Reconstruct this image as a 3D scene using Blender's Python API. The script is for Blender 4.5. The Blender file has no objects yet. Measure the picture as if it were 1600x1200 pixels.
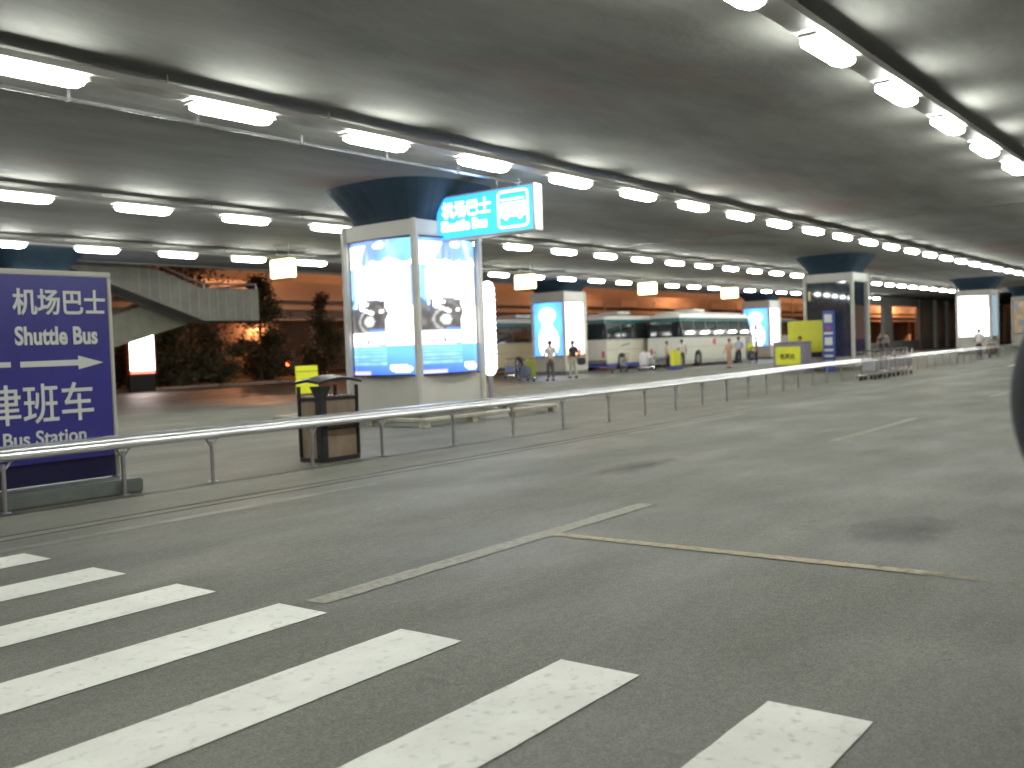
import bpy, bmesh, math, random
from mathutils import Vector, Matrix, noise
SC = bpy.context.scene
COL = SC.collection
R = math.radians
random.seed(7)

# ------------------------------------------------------------------ camera
CAM_H = 1.5
cd = bpy.data.cameras.new('camera'); cam = bpy.data.objects.new('camera', cd); COL.objects.link(cam)
cd.sensor_width = 36.0; cd.lens = 36.0 * 1532.6 / 1600.0
cd.clip_start = 0.05; cd.clip_end = 1500
r_ = Vector((0.60485482, -0.79553628, -0.03567454)); u_ = Vector((0.0502233, -0.0066005, 0.9987162))
f_ = Vector((0.79475044, 0.60587001, -0.03596211))
cam.matrix_world = Matrix(((r_.x, u_.x, -f_.x, 0), (r_.y, u_.y, -f_.y, 0), (r_.z, u_.z, -f_.z, CAM_H), (0, 0, 0, 1)))
cd.dof.use_dof = True; cd.dof.focus_distance = 6.0; cd.dof.aperture_fstop = 2.0
SC.camera = cam
# ------------------------------------------------------------------ sky (night) and exposure
w = bpy.data.worlds.new('World'); SC.world = w; w.use_nodes = True
nt = w.node_tree; bg = nt.nodes['Background']
sky = nt.nodes.new('ShaderNodeTexSky'); sky.sky_type = 'NISHITA'; sky.sun_disc = False
sky.sun_elevation = R(-4); sky.sun_rotation = R(200)
mxs = nt.nodes.new('ShaderNodeMix'); mxs.data_type = 'RGBA'; mxs.blend_type = 'ADD'; mxs.inputs[0].default_value = 1.0
nt.links.new(sky.outputs[0], mxs.inputs[6]); mxs.inputs[7].default_value = (1.5, 0.72, 0.34, 1)     # city glow on the night sky
nt.links.new(mxs.outputs[2], bg.inputs[0]); bg.inputs[1].default_value = 0.05
SC.view_settings.view_transform = 'Standard'; SC.view_settings.look = 'None'
SC.view_settings.exposure = 1.25; SC.view_settings.gamma = 1.0
SC.cycles.use_denoising = True
SC.cycles.max_bounces = 5; SC.cycles.diffuse_bounces = 3; SC.cycles.glossy_bounces = 3
SC.cycles.sample_clamp_indirect = 6.0
LAMP_L = 26.0            # radiance of the ceiling tubes
LAMP_COL = (0.975, 1.0, 0.94)

# ------------------------------------------------------------------ material helpers
MATS = {}
def pbr(name, col, rough=0.6, metal=0.0, var=0.18, scale=3.0, bump=0.0, bscale=40.0, coat=0.0, spec=0.5, stretch=(1, 1, 1), rvar=0.0, col2=None, patch=None):
    if name in MATS: return MATS[name]
    m = bpy.data.materials.new(name); m.use_nodes = True; MATS[name] = m
    t = m.node_tree; b = t.nodes['Principled BSDF']
    b.inputs['Roughness'].default_value = rough; b.inputs['Metallic'].default_value = metal
    b.inputs['Coat Weight'].default_value = coat; b.inputs['Specular IOR Level'].default_value = spec
    tc = t.nodes.new('ShaderNodeTexCoord'); mp = t.nodes.new('ShaderNodeMapping'); mp.inputs['Scale'].default_value = stretch
    t.links.new(tc.outputs['Object'], mp.inputs[0])
    nz = t.nodes.new('ShaderNodeTexNoise'); nz.inputs['Scale'].default_value = scale; nz.inputs['Detail'].default_value = 6; nz.inputs['Roughness'].default_value = 0.62
    t.links.new(mp.outputs[0], nz.inputs['Vector'])
    mr = t.nodes.new('ShaderNodeMapRange'); mr.inputs[1].default_value = 0.32; mr.inputs[2].default_value = 0.68
    t.links.new(nz.outputs[0], mr.inputs[0])
    mx = t.nodes.new('ShaderNodeMix'); mx.data_type = 'RGBA'
    c = Vector(col)
    a = c * (1 - var); d = (Vector(col2) if col2 else c * (1 + var))
    mx.inputs[6].default_value = (*a, 1); mx.inputs[7].default_value = (*d, 1)
    t.links.new(mr.outputs[0], mx.inputs[0])
    out = mx.outputs[2]
    if patch:      # (colour, scale, low, high, strength)
        pc, ps, lo, hi, st = patch
        n2 = t.nodes.new('ShaderNodeTexNoise'); n2.inputs['Scale'].default_value = ps; n2.inputs['Detail'].default_value = 4
        t.links.new(mp.outputs[0], n2.inputs['Vector'])
        m2 = t.nodes.new('ShaderNodeMapRange'); m2.inputs[1].default_value = lo; m2.inputs[2].default_value = hi; m2.inputs[4].default_value = st
        t.links.new(n2.outputs[0], m2.inputs[0])
        x2 = t.nodes.new('ShaderNodeMix'); x2.data_type = 'RGBA'; x2.inputs[7].default_value = (*pc, 1)
        t.links.new(out, x2.inputs[6]); t.links.new(m2.outputs[0], x2.inputs[0]); out = x2.outputs[2]
    t.links.new(out, b.inputs['Base Color'])
    if rvar:
        n3 = t.nodes.new('ShaderNodeTexNoise'); n3.inputs['Scale'].default_value = scale * 0.45; n3.inputs['Detail'].default_value = 5
        t.links.new(mp.outputs[0], n3.inputs['Vector'])
        m3 = t.nodes.new('ShaderNodeMapRange'); m3.inputs[1].default_value = 0.35; m3.inputs[2].default_value = 0.65
        m3.inputs[3].default_value = rough - rvar; m3.inputs[4].default_value = min(1, rough + rvar)
        t.links.new(n3.outputs[0], m3.inputs[0]); t.links.new(m3.outputs[0], b.inputs['Roughness'])
    if bump:
        nb = t.nodes.new('ShaderNodeTexNoise'); nb.inputs['Scale'].default_value = bscale; nb.inputs['Detail'].default_value = 5
        t.links.new(mp.outputs[0], nb.inputs['Vector'])
        bm_ = t.nodes.new('ShaderNodeBump'); bm_.inputs['Strength'].default_value = bump; bm_.inputs['Distance'].default_value = 0.02
        t.links.new(nb.outputs[0], bm_.inputs['Height']); t.links.new(bm_.outputs[0], b.inputs['Normal'])
    return m
def emis(name, col, s, base=(0.8, 0.8, 0.8)):
    if name in MATS: return MATS[name]
    m = bpy.data.materials.new(name); m.use_nodes = True; MATS[name] = m
    b = m.node_tree.nodes['Principled BSDF']; b.inputs['Base Color'].default_value = (*base, 1)
    b.inputs['Emission Color'].default_value = (*col, 1); b.inputs['Emission Strength'].default_value = s
    return m
def artmat(name, s):
    if name in MATS: return MATS[name]
    m = bpy.data.materials.new(name); m.use_nodes = True; MATS[name] = m
    t = m.node_tree; b = t.nodes['Principled BSDF']
    a = t.nodes.new('ShaderNodeAttribute'); a.attribute_name = 'art'
    if s == 0: t.links.new(a.outputs['Color'], b.inputs['Base Color'])
    else:
        b.inputs['Base Color'].default_value = (.04, .04, .04, 1)
        t.links.new(a.outputs['Color'], b.inputs['Emission Color']); b.inputs['Emission Strength'].default_value = s
    b.inputs['Roughness'].default_value = 0.15 if s else 0.04
    if not s: b.inputs['Coat Weight'].default_value = 1.0; b.inputs['Coat Roughness'].default_value = .02; b.inputs['Specular IOR Level'].default_value = .8
    return m

# ------------------------------------------------------------------ mesh helpers
class MB:
    def __init__(s): s.v = []; s.f = []
    def add(s, vs, fs):
        o = len(s.v); s.v += [tuple(v) for v in vs]; s.f += [tuple(i + o for i in f) for f in fs]; return s
    def box(s, x0, x1, y0, y1, z0, z1):
        return s.add([(x0, y0, z0), (x1, y0, z0), (x1, y1, z0), (x0, y1, z0), (x0, y0, z1), (x1, y0, z1), (x1, y1, z1), (x0, y1, z1)],
                     [(0, 3, 2, 1), (4, 5, 6, 7), (0, 1, 5, 4), (1, 2, 6, 5), (2, 3, 7, 6), (3, 0, 4, 7)])
    def cyl(s, a, b, r, n=10, r2=None, caps=True):
        a = Vector(a); b = Vector(b); d = (b - a).normalized()
        t = d.orthogonal().normalized(); q = d.cross(t); r2 = r if r2 is None else r2
        vs = [a + (t * math.cos(6.28318 * i / n) + q * math.sin(6.28318 * i / n)) * r for i in range(n)]
        vs += [b + (t * math.cos(6.28318 * i / n) + q * math.sin(6.28318 * i / n)) * r2 for i in range(n)]
        fs = [(i, (i + 1) % n, n + (i + 1) % n, n + i) for i in range(n)]
        if caps: fs += [tuple(range(n - 1, -1, -1)), tuple(range(n, 2 * n))]
        return s.add(vs, fs)
    def path(s, pts, r, n=8):
        for a, b in zip(pts[:-1], pts[1:]): s.cyl(a, b, r, n)
        return s
    def loft(s, rings, close=True, caps=True):
        n = len(rings[0]); vs = [p for r in rings for p in r]; fs = []
        for k in range(len(rings) - 1):
            for i in range(n if close else n - 1):
                j = (i + 1) % n; fs.append((k * n + i, k * n + j, (k + 1) * n + j, (k + 1) * n + i))
        if caps: fs += [tuple(range(n - 1, -1, -1)), tuple(range((len(rings) - 1) * n, len(rings) * n))]
        return s.add(vs, fs)
    def prism(s, poly, y0, y1):      # polygon in XZ extruded along Y
        return s.loft([[(x, y0, z) for x, z in poly], [(x, y1, z) for x, z in poly]])
    def ball(s, c, rx, ry, rz, nu=12, nv=8):
        c = Vector(c); vs = []; fs = []
        for j in range(1, nv):
            th = math.pi * j / nv
            for i in range(nu):
                ph = 2 * math.pi * i / nu
                vs.append(c + Vector((rx * math.sin(th) * math.cos(ph), ry * math.sin(th) * math.sin(ph), rz * math.cos(th))))
        top = len(vs); vs.append(c + Vector((0, 0, rz))); bot = len(vs); vs.append(c - Vector((0, 0, rz)))
        for j in range(nv - 2):
            for i in range(nu):
                k = (i + 1) % nu; fs.append((j * nu + i, (j + 1) * nu + i, (j + 1) * nu + k, j * nu + k))
        for i in range(nu):
            k = (i + 1) % nu; fs.append((top, i, k)); fs.append((bot, (nv - 2) * nu + k, (nv - 2) * nu + i))
        return s.add(vs, fs)
    def mesh(s, name):
        me = bpy.data.meshes.new(name); me.from_pydata(s.v, [], s.f)
        bm = bmesh.new(); bm.from_mesh(me); bmesh.ops.recalc_face_normals(bm, faces=bm.faces); bm.to_mesh(me); bm.free()
        return me
    def build(s, name, mat, parent=None, bevel=0.0, smooth=False, seg=2):
        me = s.mesh(name)
        if mat: me.materials.append(mat)
        if bevel:
            bm = bmesh.new(); bm.from_mesh(me)
            es = [e for e in bm.edges if len(e.link_faces) == 2 and e.calc_face_angle(0) > 0.6]
            bmesh.ops.bevel(bm, geom=es, offset=bevel, segments=seg, affect='EDGES', clamp_overlap=True)
            bm.to_mesh(me); bm.free()
        if smooth:
            for p in me.polygons: p.use_smooth = True
        o = bpy.data.objects.new(name, me); COL.objects.link(o)
        if parent: o.parent = parent
        return o
def tag(o, label=None, cat=None, group=None, kind=None):
    if label: o['label'] = label
    if cat: o['category'] = cat
    if group: o['group'] = group
    if kind: o['kind'] = kind
    return o
def empty(name, loc, label, cat, group=None, rz=0.0):
    o = bpy.data.objects.new(name, None); COL.objects.link(o); o.location = loc; o.rotation_euler = (0, 0, rz)
    o.empty_display_size = 0.2
    return tag(o, label, cat, group)
KIDS = {}
def copy_tree(o, label=None, parent=None):
    c = o.copy(); COL.objects.link(c)
    if parent: c.parent = parent
    if label: c['label'] = label
    for ch in [k for k in KID_LIST() if k.parent == o]: copy_tree(ch, None, c)
    return c
def KID_LIST(): return list(COL.objects)
def struct(name, mb, mat, **k): return tag(mb.build(name, mat, **k), kind='structure')
def sheet(name, x0, x1, y0, y1, z, mat, nx=1, ny=1, jit=0.0):
    mb = MB(); vs = []; fs = []
    for j in range(ny + 1):
        for i in range(nx + 1):
            x = x0 + (x1 - x0) * i / nx; y = y0 + (y1 - y0) * j / ny
            if jit and (j in (0, ny) or i in (0, nx)):
                x += random.uniform(-jit, jit) * (i in (0, nx)); y += random.uniform(-jit, jit) * (j in (0, ny))
            vs.append((x, y, z))
    for j in range(ny):
        for i in range(nx):
            a = j * (nx + 1) + i; fs.append((a, a + 1, a + nx + 2, a + nx + 1))
    mb.add(vs, fs); return mb
def text(name, body, size, loc, rot, mat, parent=None, bold=0.0, align='LEFT', sx=1.0, ext=0.004, name_space=1.0):
    cu = bpy.data.curves.new(name, 'FONT'); cu.body = body; cu.size = size; cu.align_x = align
    cu.extrude = ext; cu.offset = bold; cu.space_character = name_space; cu.resolution_u = 4
    t = bpy.data.objects.new(name, cu); COL.objects.link(t)
    dg = bpy.context.evaluated_depsgraph_get(); dg.update()
    me = bpy.data.meshes.new_from_object(t.evaluated_get(dg))
    bpy.data.objects.remove(t)
    me.materials.clear(); me.materials.append(mat)
    o = bpy.data.objects.new(name, me); COL.objects.link(o); o.location = loc; o.rotation_euler = rot; o.scale = (sx, 1, 1)
    if parent: o.parent = parent
    return o
FACE_ROAD = (R(90), 0, 0)          # text read from -Y
FACE_WEST = (R(90), 0, R(-90))     # text read from -X
ORD = ['first', 'second', 'third', 'fourth', 'fifth', 'sixth', 'seventh', 'eighth', 'ninth', 'tenth', 'eleventh', 'twelfth',
       'thirteenth', 'fourteenth', 'fifteenth', 'sixteenth', 'seventeenth', 'eighteenth', 'nineteenth', 'twentieth']
def ordn(n): return ORD[n] if n < 20 else ('twenty-' + ORD[n - 20] if n > 19 and n < 29 else str(n + 1) + 'th')

# ------------------------------------------------------------------ materials
def asphalt(name, base, rough, tracks=0.5, spk=0.35, big=0.22):
    m = bpy.data.materials.new(name); m.use_nodes = True; t = m.node_tree; b = t.nodes['Principled BSDF']; N = t.nodes.new; Lk = t.links.new
    tc = N('ShaderNodeTexCoord')
    def nz(scale, detail, st=(1, 1, 1), ro=.6):
        mp = N('ShaderNodeMapping'); mp.inputs['Scale'].default_value = st; Lk(tc.outputs['Object'], mp.inputs[0])
        n = N('ShaderNodeTexNoise'); n.inputs['Scale'].default_value = scale; n.inputs['Detail'].default_value = detail; n.inputs['Roughness'].default_value = ro
        Lk(mp.outputs[0], n.inputs['Vector']); return n.outputs[0]
    def rng(src, a, c, lo, hi):
        r = N('ShaderNodeMapRange'); r.inputs[1].default_value = a; r.inputs[2].default_value = c; r.inputs[3].default_value = lo; r.inputs[4].default_value = hi; Lk(src, r.inputs[0]); return r.outputs[0]
    def mul(a, c):
        q = N('ShaderNodeMath'); q.operation = 'MULTIPLY'; Lk(a, q.inputs[0]); Lk(c, q.inputs[1]); return q.outputs[0]
    f = mul(rng(nz(0.35, 6, (.6, 1, 1)), .3, .7, 1 - big, 1 + big), rng(nz(1.4, 8, (.35, 1, 1), .7), .3, .7, 1 - big * .7, 1 + big * .7))
    f = mul(f, rng(nz(0.9, 3, (.05, 1.1, 1)), .35, .65, 1 - .16 * tracks, 1 + .12 * tracks))
    f = mul(f, rng(nz(75, 2), .35, .65, 1 - spk, 1 + spk))
    f = mul(f, rng(nz(20, 4, (1, 1, 1), .7), .35, .65, 1 - spk * .6, 1 + spk * .6))
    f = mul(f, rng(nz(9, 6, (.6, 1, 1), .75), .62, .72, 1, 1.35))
    f = mul(f, rng(nz(0.55, 9, (.45, 1, 1), .72), .50, .66, 1, 1 + big * 1.3))  # broad lighter patches put into the colour for sheen from the lit kiosk
    f = mul(f, rng(nz(1.1, 9, (1, 1, 1), .8), .60, .68, 1, .72))
    mx = N('ShaderNodeMix'); mx.data_type = 'RGBA'; mx.blend_type = 'MULTIPLY'; mx.inputs[0].default_value = 1; mx.inputs[6].default_value = (*base, 1)
    cb = N('ShaderNodeCombineColor'); 
    for k in range(3): Lk(f, cb.inputs[k])
    Lk(cb.outputs[0], mx.inputs[7]); Lk(mx.outputs[2], b.inputs['Base Color'])
    Lk(rng(nz(0.8, 6, (.5, 1, 1)), .35, .65, rough - .10, rough + .10), b.inputs['Roughness'])
    bm_ = N('ShaderNodeBump'); bm_.inputs['Strength'].default_value = .6; bm_.inputs['Distance'].default_value = .02; Lk(nz(140, 4), bm_.inputs['Height']); Lk(bm_.outputs[0], b.inputs['Normal'])
    MATS[name] = m; return m
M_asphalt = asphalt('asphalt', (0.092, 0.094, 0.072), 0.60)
M_asphalt2 = asphalt('asphalt_rear', (0.07, 0.064, 0.054), 0.46)
M_pave = asphalt('pavement_concrete', (0.098, 0.097, 0.073), 0.66, tracks=.3, spk=.2, big=.2)
M_ground = pbr('ground_soil', (0.03, 0.026, 0.018), 0.9, var=0.4, scale=0.8, bump=0.5, bscale=10)
M_ceil = pbr('ceiling_concrete', (0.21, 0.212, 0.192), 0.85, var=0.36, scale=0.42, bump=0.5, bscale=9, stretch=(0.45, 1.2, 1),
             patch=((0.20, 0.105, 0.10), 0.33, 0.56, 0.74, 0.75))
def paint_mat(name, col, worn, lo, hi):
    m = pbr(name, col, 0.55, var=0.10, scale=2.2, bump=0.25, bscale=90, patch=(worn, 16.0, lo, hi, 0.8))
    return m
M_zebra = paint_mat('white_road_paint', (0.52, 0.53, 0.48), (0.24, 0.24, 0.21), 0.56, 0.80)
M_line = paint_mat('faded_line_paint', (0.175, 0.165, 0.115), (0.1, 0.1, 0.085), 0.46, 0.62)
M_yline = paint_mat('yellow_line_paint', (0.24, 0.19, 0.085), (0.11, 0.1, 0.08), 0.48, 0.62)
M_grey = pbr('painted_steel_grey', (0.47, 0.46, 0.42), 0.38, var=0.05, scale=1.5)
M_white = pbr('white_paint', (0.6, 0.6, 0.56), 0.4, var=0.06, scale=2)
M_alu = pbr('brushed_aluminium', (0.80, 0.81, 0.83), 0.27, metal=1.0, var=0.04, scale=2)
M_steel = pbr('dull_steel', (0.33, 0.33, 0.34), 0.42, metal=0.8, var=0.15, scale=6)
M_chrome = pbr('chrome', (0.7, 0.7, 0.7), 0.14, metal=1.0, var=0.05)
M_black = pbr('black_metal', (0.022, 0.022, 0.026), 0.35, var=0.2, scale=4)
M_rubber = pbr('rubber', (0.018, 0.018, 0.018), 0.8, var=0.2)
M_tan = pbr('tan_panel', (0.22, 0.165, 0.115), 0.5, var=0.2, scale=5, stretch=(1, 1, 0.4), bump=0.1)
M_navy = pbr('navy_sign_sheet', (0.036, 0.036, 0.235), 0.28, var=0.12, scale=0.9)
M_letter = pbr('white_lettering', (0.62, 0.64, 0.62), 0.45, var=0.03)
M_plinth = pbr('dark_plinth', (0.10, 0.115, 0.105), 0.6, var=0.2, scale=3, bump=0.1)
M_teal = pbr('teal_paint', (0.011, 0.032, 0.055), 0.75, var=0.22, scale=1.2)
M_conc = pbr('stair_concrete', (0.175, 0.172, 0.14), 0.7, var=0.2, scale=1.0, bump=0.2, bscale=20)
M_via = pbr('viaduct_concrete', (0.36, 0.31, 0.27), 0.75, var=0.16, scale=0.12, stretch=(0.3, 1, 2))
M_glass = pbr('dark_glass', (0.02, 0.028, 0.03), 0.05, var=0.2, scale=0.6, spec=1.0, coat=1.0, bump=.10, bscale=1.2)
M_yel = pbr('yellow_panel', (0.60, 0.60, 0.04), 0.45, var=0.06, scale=2)
M_yel2 = pbr('bright_yellow_panel', (0.72, 0.74, 0.03), 0.4, var=0.04)
M_mauve = pbr('mauve_grey_laminate', (0.23, 0.21, 0.26), 0.45, var=0.06)
M_blue = pbr('blue_panel', (0.05, 0.08, 0.33), 0.4, var=0.1)
M_red = pbr('red_paint', (0.45, 0.04, 0.06), 0.4)
M_skin = pbr('skin', (0.42, 0.25, 0.17), 0.5, var=0.06, scale=8)
M_hair = pbr('black_hair', (0.012, 0.010, 0.010), 0.5, var=0.3, scale=30, stretch=(1, 1, 0.2))

# ------------------------------------------------------------------ ground, roads, markings
g = MB(); g.add([(-200, -150, -0.06), (700, -150, -0.06), (700, 500, -0.06), (-200, 500, -0.06)], [(0, 1, 2, 3)])
struct('ground', g, M_ground)
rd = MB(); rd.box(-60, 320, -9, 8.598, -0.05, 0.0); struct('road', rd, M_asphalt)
pv = MB(); pv.box(-60, 320, 8.782, 24.6, -0.055, 0.012); struct('pavement', pv, M_pave)
rr = MB(); rr.box(-60, 320, 24.62, 46, -0.05, -0.012); struct('rear_road', rr, M_asphalt2)
# painted kerb edge strip of pavement
ke = MB(); ke.box(-60, 320, 8.598, 8.782, -0.03, 0.006); struct('kerb', ke, pbr('kerb_concrete', (0.10, 0.10, 0.08), 0.6, var=0.15, scale=2))
kr = MB(); kr.box(-60, 320, 46.0, 46.35, -0.05, 0.13); struct('rear_kerb', kr, pbr('kerb_rear', (0.3, 0.22, 0.18), 0.6, var=0.2, scale=2))
vg = MB(); vg.box(-60, 320, 46.35, 56, -0.055, 0.06); struct('verge', vg, pbr('verge_soil', (0.14, 0.095, 0.06), 0.85, var=0.35, scale=0.6, bump=0.4, bscale=15))
tn = sheet('t', 0, 3, 0, 1, 0, None)
z = MB()
for i in range(8):
    ya = 7.875 - 1.041 * i
    s = sheet('z', -3.2, 3.815 + random.uniform(-.015, .015), ya - 0.431, ya, 0.004, None, 90, 3, 0.0022); z.add(s.v, s.f)
struct('zebra_crossing', z, M_zebra)
z = MB()
for i in range(9):
    ya = 11.9 - 1.05 * i - 3.2
    s = sheet('z', 46.2, 50.4, ya - 0.45, ya, 0.004, None, 6, 1); z.add(s.v, s.f)
struct('far_zebra_crossing', z, M_zebra)
z = MB()
s = sheet('l', 3.95, 8.0, 4.49, 4.66, 0.004, None, 60, 2, 0.008); z.add(s.v, s.f)
for x0, x1 in ((14.0, 18.3), (24.6, 29.0), (35.4, 39.8), (46.2 + 5, 55.4)):
    s = sheet('l', x0, x1, 4.82, 4.98, 0.004, None, 30, 1, 0.008); z.add(s.v, s.f)
struct('lane_line', z, M_line)
z = MB()
s = sheet('l', 3.2, 8.0, 8.04, 8.19, 0.004, None, 50, 1, 0.01); z.add(s.v, s.f)
s = sheet('l', 14.2, 18.8, 8.34, 8.47, 0.004, None, 50, 1, 0.01); z.add(s.v, s.f)
s = sheet('l', 27, 45.6, 8.30, 8.43, 0.004, None, 50, 1, 0.01); z.add(s.v, s.f)
struct('edge_line', z, pbr('worn_edge_paint', (0.135, 0.135, 0.105), 0.6, var=0.1, scale=3, patch=((0.09, 0.09, 0.075), 3.0, 0.42, 0.6, 0.9)))
z = MB(); s = sheet('l', 6.34, 6.455, 0.6, 4.49, 0.005, None, 2, 70, 0.006); z.add(s.v, s.f)
def fade_line(m):      # the paint is worn away towards its near-side end
    t = m.node_tree; b = t.nodes['Principled BSDF']; N = t.nodes.new
    tc = N('ShaderNodeTexCoord'); sx = N('ShaderNodeSeparateXYZ'); t.links.new(tc.outputs['Object'], sx.inputs[0])
    nz = N('ShaderNodeTexNoise'); nz.inputs['Scale'].default_value = 5; nz.inputs['Detail'].default_value = 7; t.links.new(tc.outputs['Object'], nz.inputs['Vector'])
    r1 = N('ShaderNodeMapRange'); r1.inputs[1].default_value = .7; r1.inputs[2].default_value = 2.6; r1.inputs[3].default_value = -.35; r1.inputs[4].default_value = .55; t.links.new(sx.outputs['Y'], r1.inputs[0])
    ad = N('ShaderNodeMath'); t.links.new(r1.outputs[0], ad.inputs[0]); t.links.new(nz.outputs[0], ad.inputs[1])
    r2 = N('ShaderNodeMapRange'); r2.inputs[1].default_value = .35; r2.inputs[2].default_value = .75; t.links.new(ad.outputs[0], r2.inputs[0]); t.links.new(r2.outputs[0], b.inputs['Alpha'])
fade_line(M_yline)
struct('stop_line', z, M_yline)
# one dark oily patch in the road
def stain_material():
    m = bpy.data.materials.new('oil_stain'); m.use_nodes = True; t = m.node_tree; b = t.nodes['Principled BSDF']; N = t.nodes.new
    b.inputs['Base Color'].default_value = (0.030, 0.032, 0.028, 1); b.inputs['Roughness'].default_value = 0.6
    tc = N('ShaderNodeTexCoord'); nz = N('ShaderNodeTexNoise'); nz.inputs['Scale'].default_value = 2.6; nz.inputs['Detail'].default_value = 8
    t.links.new(tc.outputs['Object'], nz.inputs[0])
    ln = N('ShaderNodeVectorMath'); ln.operation = 'LENGTH'; t.links.new(tc.outputs['Object'], ln.inputs[0])
    m1 = N('ShaderNodeMapRange'); m1.inputs[1].default_value = .05; m1.inputs[2].default_value = 1.0; m1.inputs[3].default_value = .85; m1.inputs[4].default_value = -.35; t.links.new(ln.outputs['Value'], m1.inputs[0])
    ad = N('ShaderNodeMath'); ad.operation = 'ADD'; t.links.new(m1.outputs[0], ad.inputs[0]); t.links.new(nz.outputs[0], ad.inputs[1])
    m2 = N('ShaderNodeMapRange'); m2.inputs[1].default_value = .55; m2.inputs[2].default_value = 1.25; m2.inputs[4].default_value = .5; t.links.new(ad.outputs[0], m2.inputs[0])
    t.links.new(m2.outputs[0], b.inputs['Alpha']); return m
MS = stain_material()
for (x, y, sx_, sy_) in ((7.75, 2.2, 1.0, .62), (10.4, 6.1, 1.5, .5)):
    st = MB(); st.add([(1.05 * math.cos(6.28318 * k / 40), 1.05 * math.sin(6.28318 * k / 40), 0) for k in range(40)], [tuple(range(40))])
    o = struct('road_stain', st, MS); o.location = (x, y, .0022); o.scale = (sx_, sy_, 1)

# ------------------------------------------------------------------ ceiling slab of the upper deck
CZ = 5.15
c = MB(); c.box(-40, 150, -9, 32.8, CZ, CZ + 1.3)
c.box(-40, 150, 32.8, 33.0, CZ - 0.06, CZ + 2.3)
struct('ceiling', c, M_ceil)
j = MB()
for x in (3.4, 31.5, 59.6, 87.7): j.box(x - 0.03, x + 0.03, -9, 32.7, CZ - 0.012, CZ - 0.002)
struct('expansion_joint', j, M_black)
cn = MB(); cn.cyl((-10, 12.62, CZ - 0.1), (17.2, 12.62, CZ - 0.1), 0.035, 10); 
for x in range(-9, 18, 2): cn.box(x - .02, x + .02, 12.57, 12.67, CZ - 0.14, CZ - 0.0)
tag(cn.build('ceiling_conduit', M_alu, smooth=False), 'thin bright metal conduit pipe along the ceiling behind the nearest left lamp row', 'pipe')

# lamp rows: (Y, first X, last X, name of the row)
PITCH = 2.74
ROWS = [(3.95, 11.48, -5, 13, 'top right corner row', (0, 5)),
        (11.07, 5.72, -4, 27, 'front row above the blue bus sign', (0, 24)),
        (19.45, 9.66, -4, 34, 'second row, level with the kiosk tops', (0, 26)),
        (27.15, 12.99, -4, 29, 'back row, lowest, near the roof edge', (0, 28)),
        (-4.6, 3.0, -3, 8, 'row behind the photographer', None)]
M_lamp = bpy.data.materials.new('tube_light'); M_lamp.use_nodes = True
_t = M_lamp.node_tree; _b = _t.nodes['Principled BSDF']; _b.inputs['Emission Color'].default_value = (*LAMP_COL, 1); _b.inputs['Emission Strength'].default_value = LAMP_L
_b.inputs['Base Color'].default_value = (0.8, 0.8, 0.8, 1)
M_trunk = pbr('lamp_trunking', (0.30, 0.29, 0.27), 0.5, var=0.1, scale=2)
lamp = empty('ceiling_lamp', (0, 0, 4.82), 'x', 'ceiling lamp', 'fluorescent lamps in rows under the ceiling')
d = MB(); rings = []; L = 1.28; ny = 8
for x, k in ((-L / 2, .35), (-L / 2 + .05, .8), (-L / 2 + .14, 1), (L / 2 - .14, 1), (L / 2 - .05, .8), (L / 2, .35)):
    rings.append([(x, 0.15 * k * math.cos(6.28318 * (i + .5) / ny), 0.068 * k * math.sin(6.28318 * (i + .5) / ny)) for i in range(ny)])
d.loft(rings); d.build('diffuser', M_lamp, lamp, smooth=True)
hh = MB(); hh.box(-0.55, 0.55, -0.05, 0.05, 0.053, 0.085); hh.box(-.70, -.66, -.10, .10, 0.02, 0.06); hh.box(.66, .70, -.10, .10, 0.02, 0.06); hh.build('housing', M_trunk, lamp)
first = True
for (Y, X0, n0, n1, nm, vis) in ROWS:
    xa = X0 + (n0 - .5) * PITCH; xb = X0 + (n1 - .5) * PITCH
    tr = MB(); tr.box(xa, xb, Y - 0.16, Y + 0.16, 4.905, 4.955)
    tr.box(xa, xb, Y - 0.16, Y - 0.145, 4.955, 4.99); tr.box(xa, xb, Y + 0.145, Y + 0.16, 4.955, 4.99)
    x = xa + .4
    while x < xb: tr.cyl((x, Y, 4.95), (x, Y, CZ), 0.012, 6); x += PITCH
    tag(tr.build('lamp_trunking', M_trunk), 'long grey metal trunking of the lamp ' + nm, 'lamp trunking', 'trunking that carries the lamp rows')
    for n in range(n0, n1):
        o = lamp if first else copy_tree(lamp)
        first = False
        o.location = (X0 + n * PITCH + random.uniform(-.03, .03), Y + random.uniform(-.01, .01), 4.82)
        if vis is None or n < 0: o['label'] = 'ceiling lamp beyond the picture edge, ' + nm.split(',')[0]
        elif n >= vis[1]: o['label'] = 'tiny lamp merging at the far end of the ' + nm.split(',')[0]
        else: o['label'] = '%s glowing lamp from the left in the %s' % (ordn(n), nm)
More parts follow.
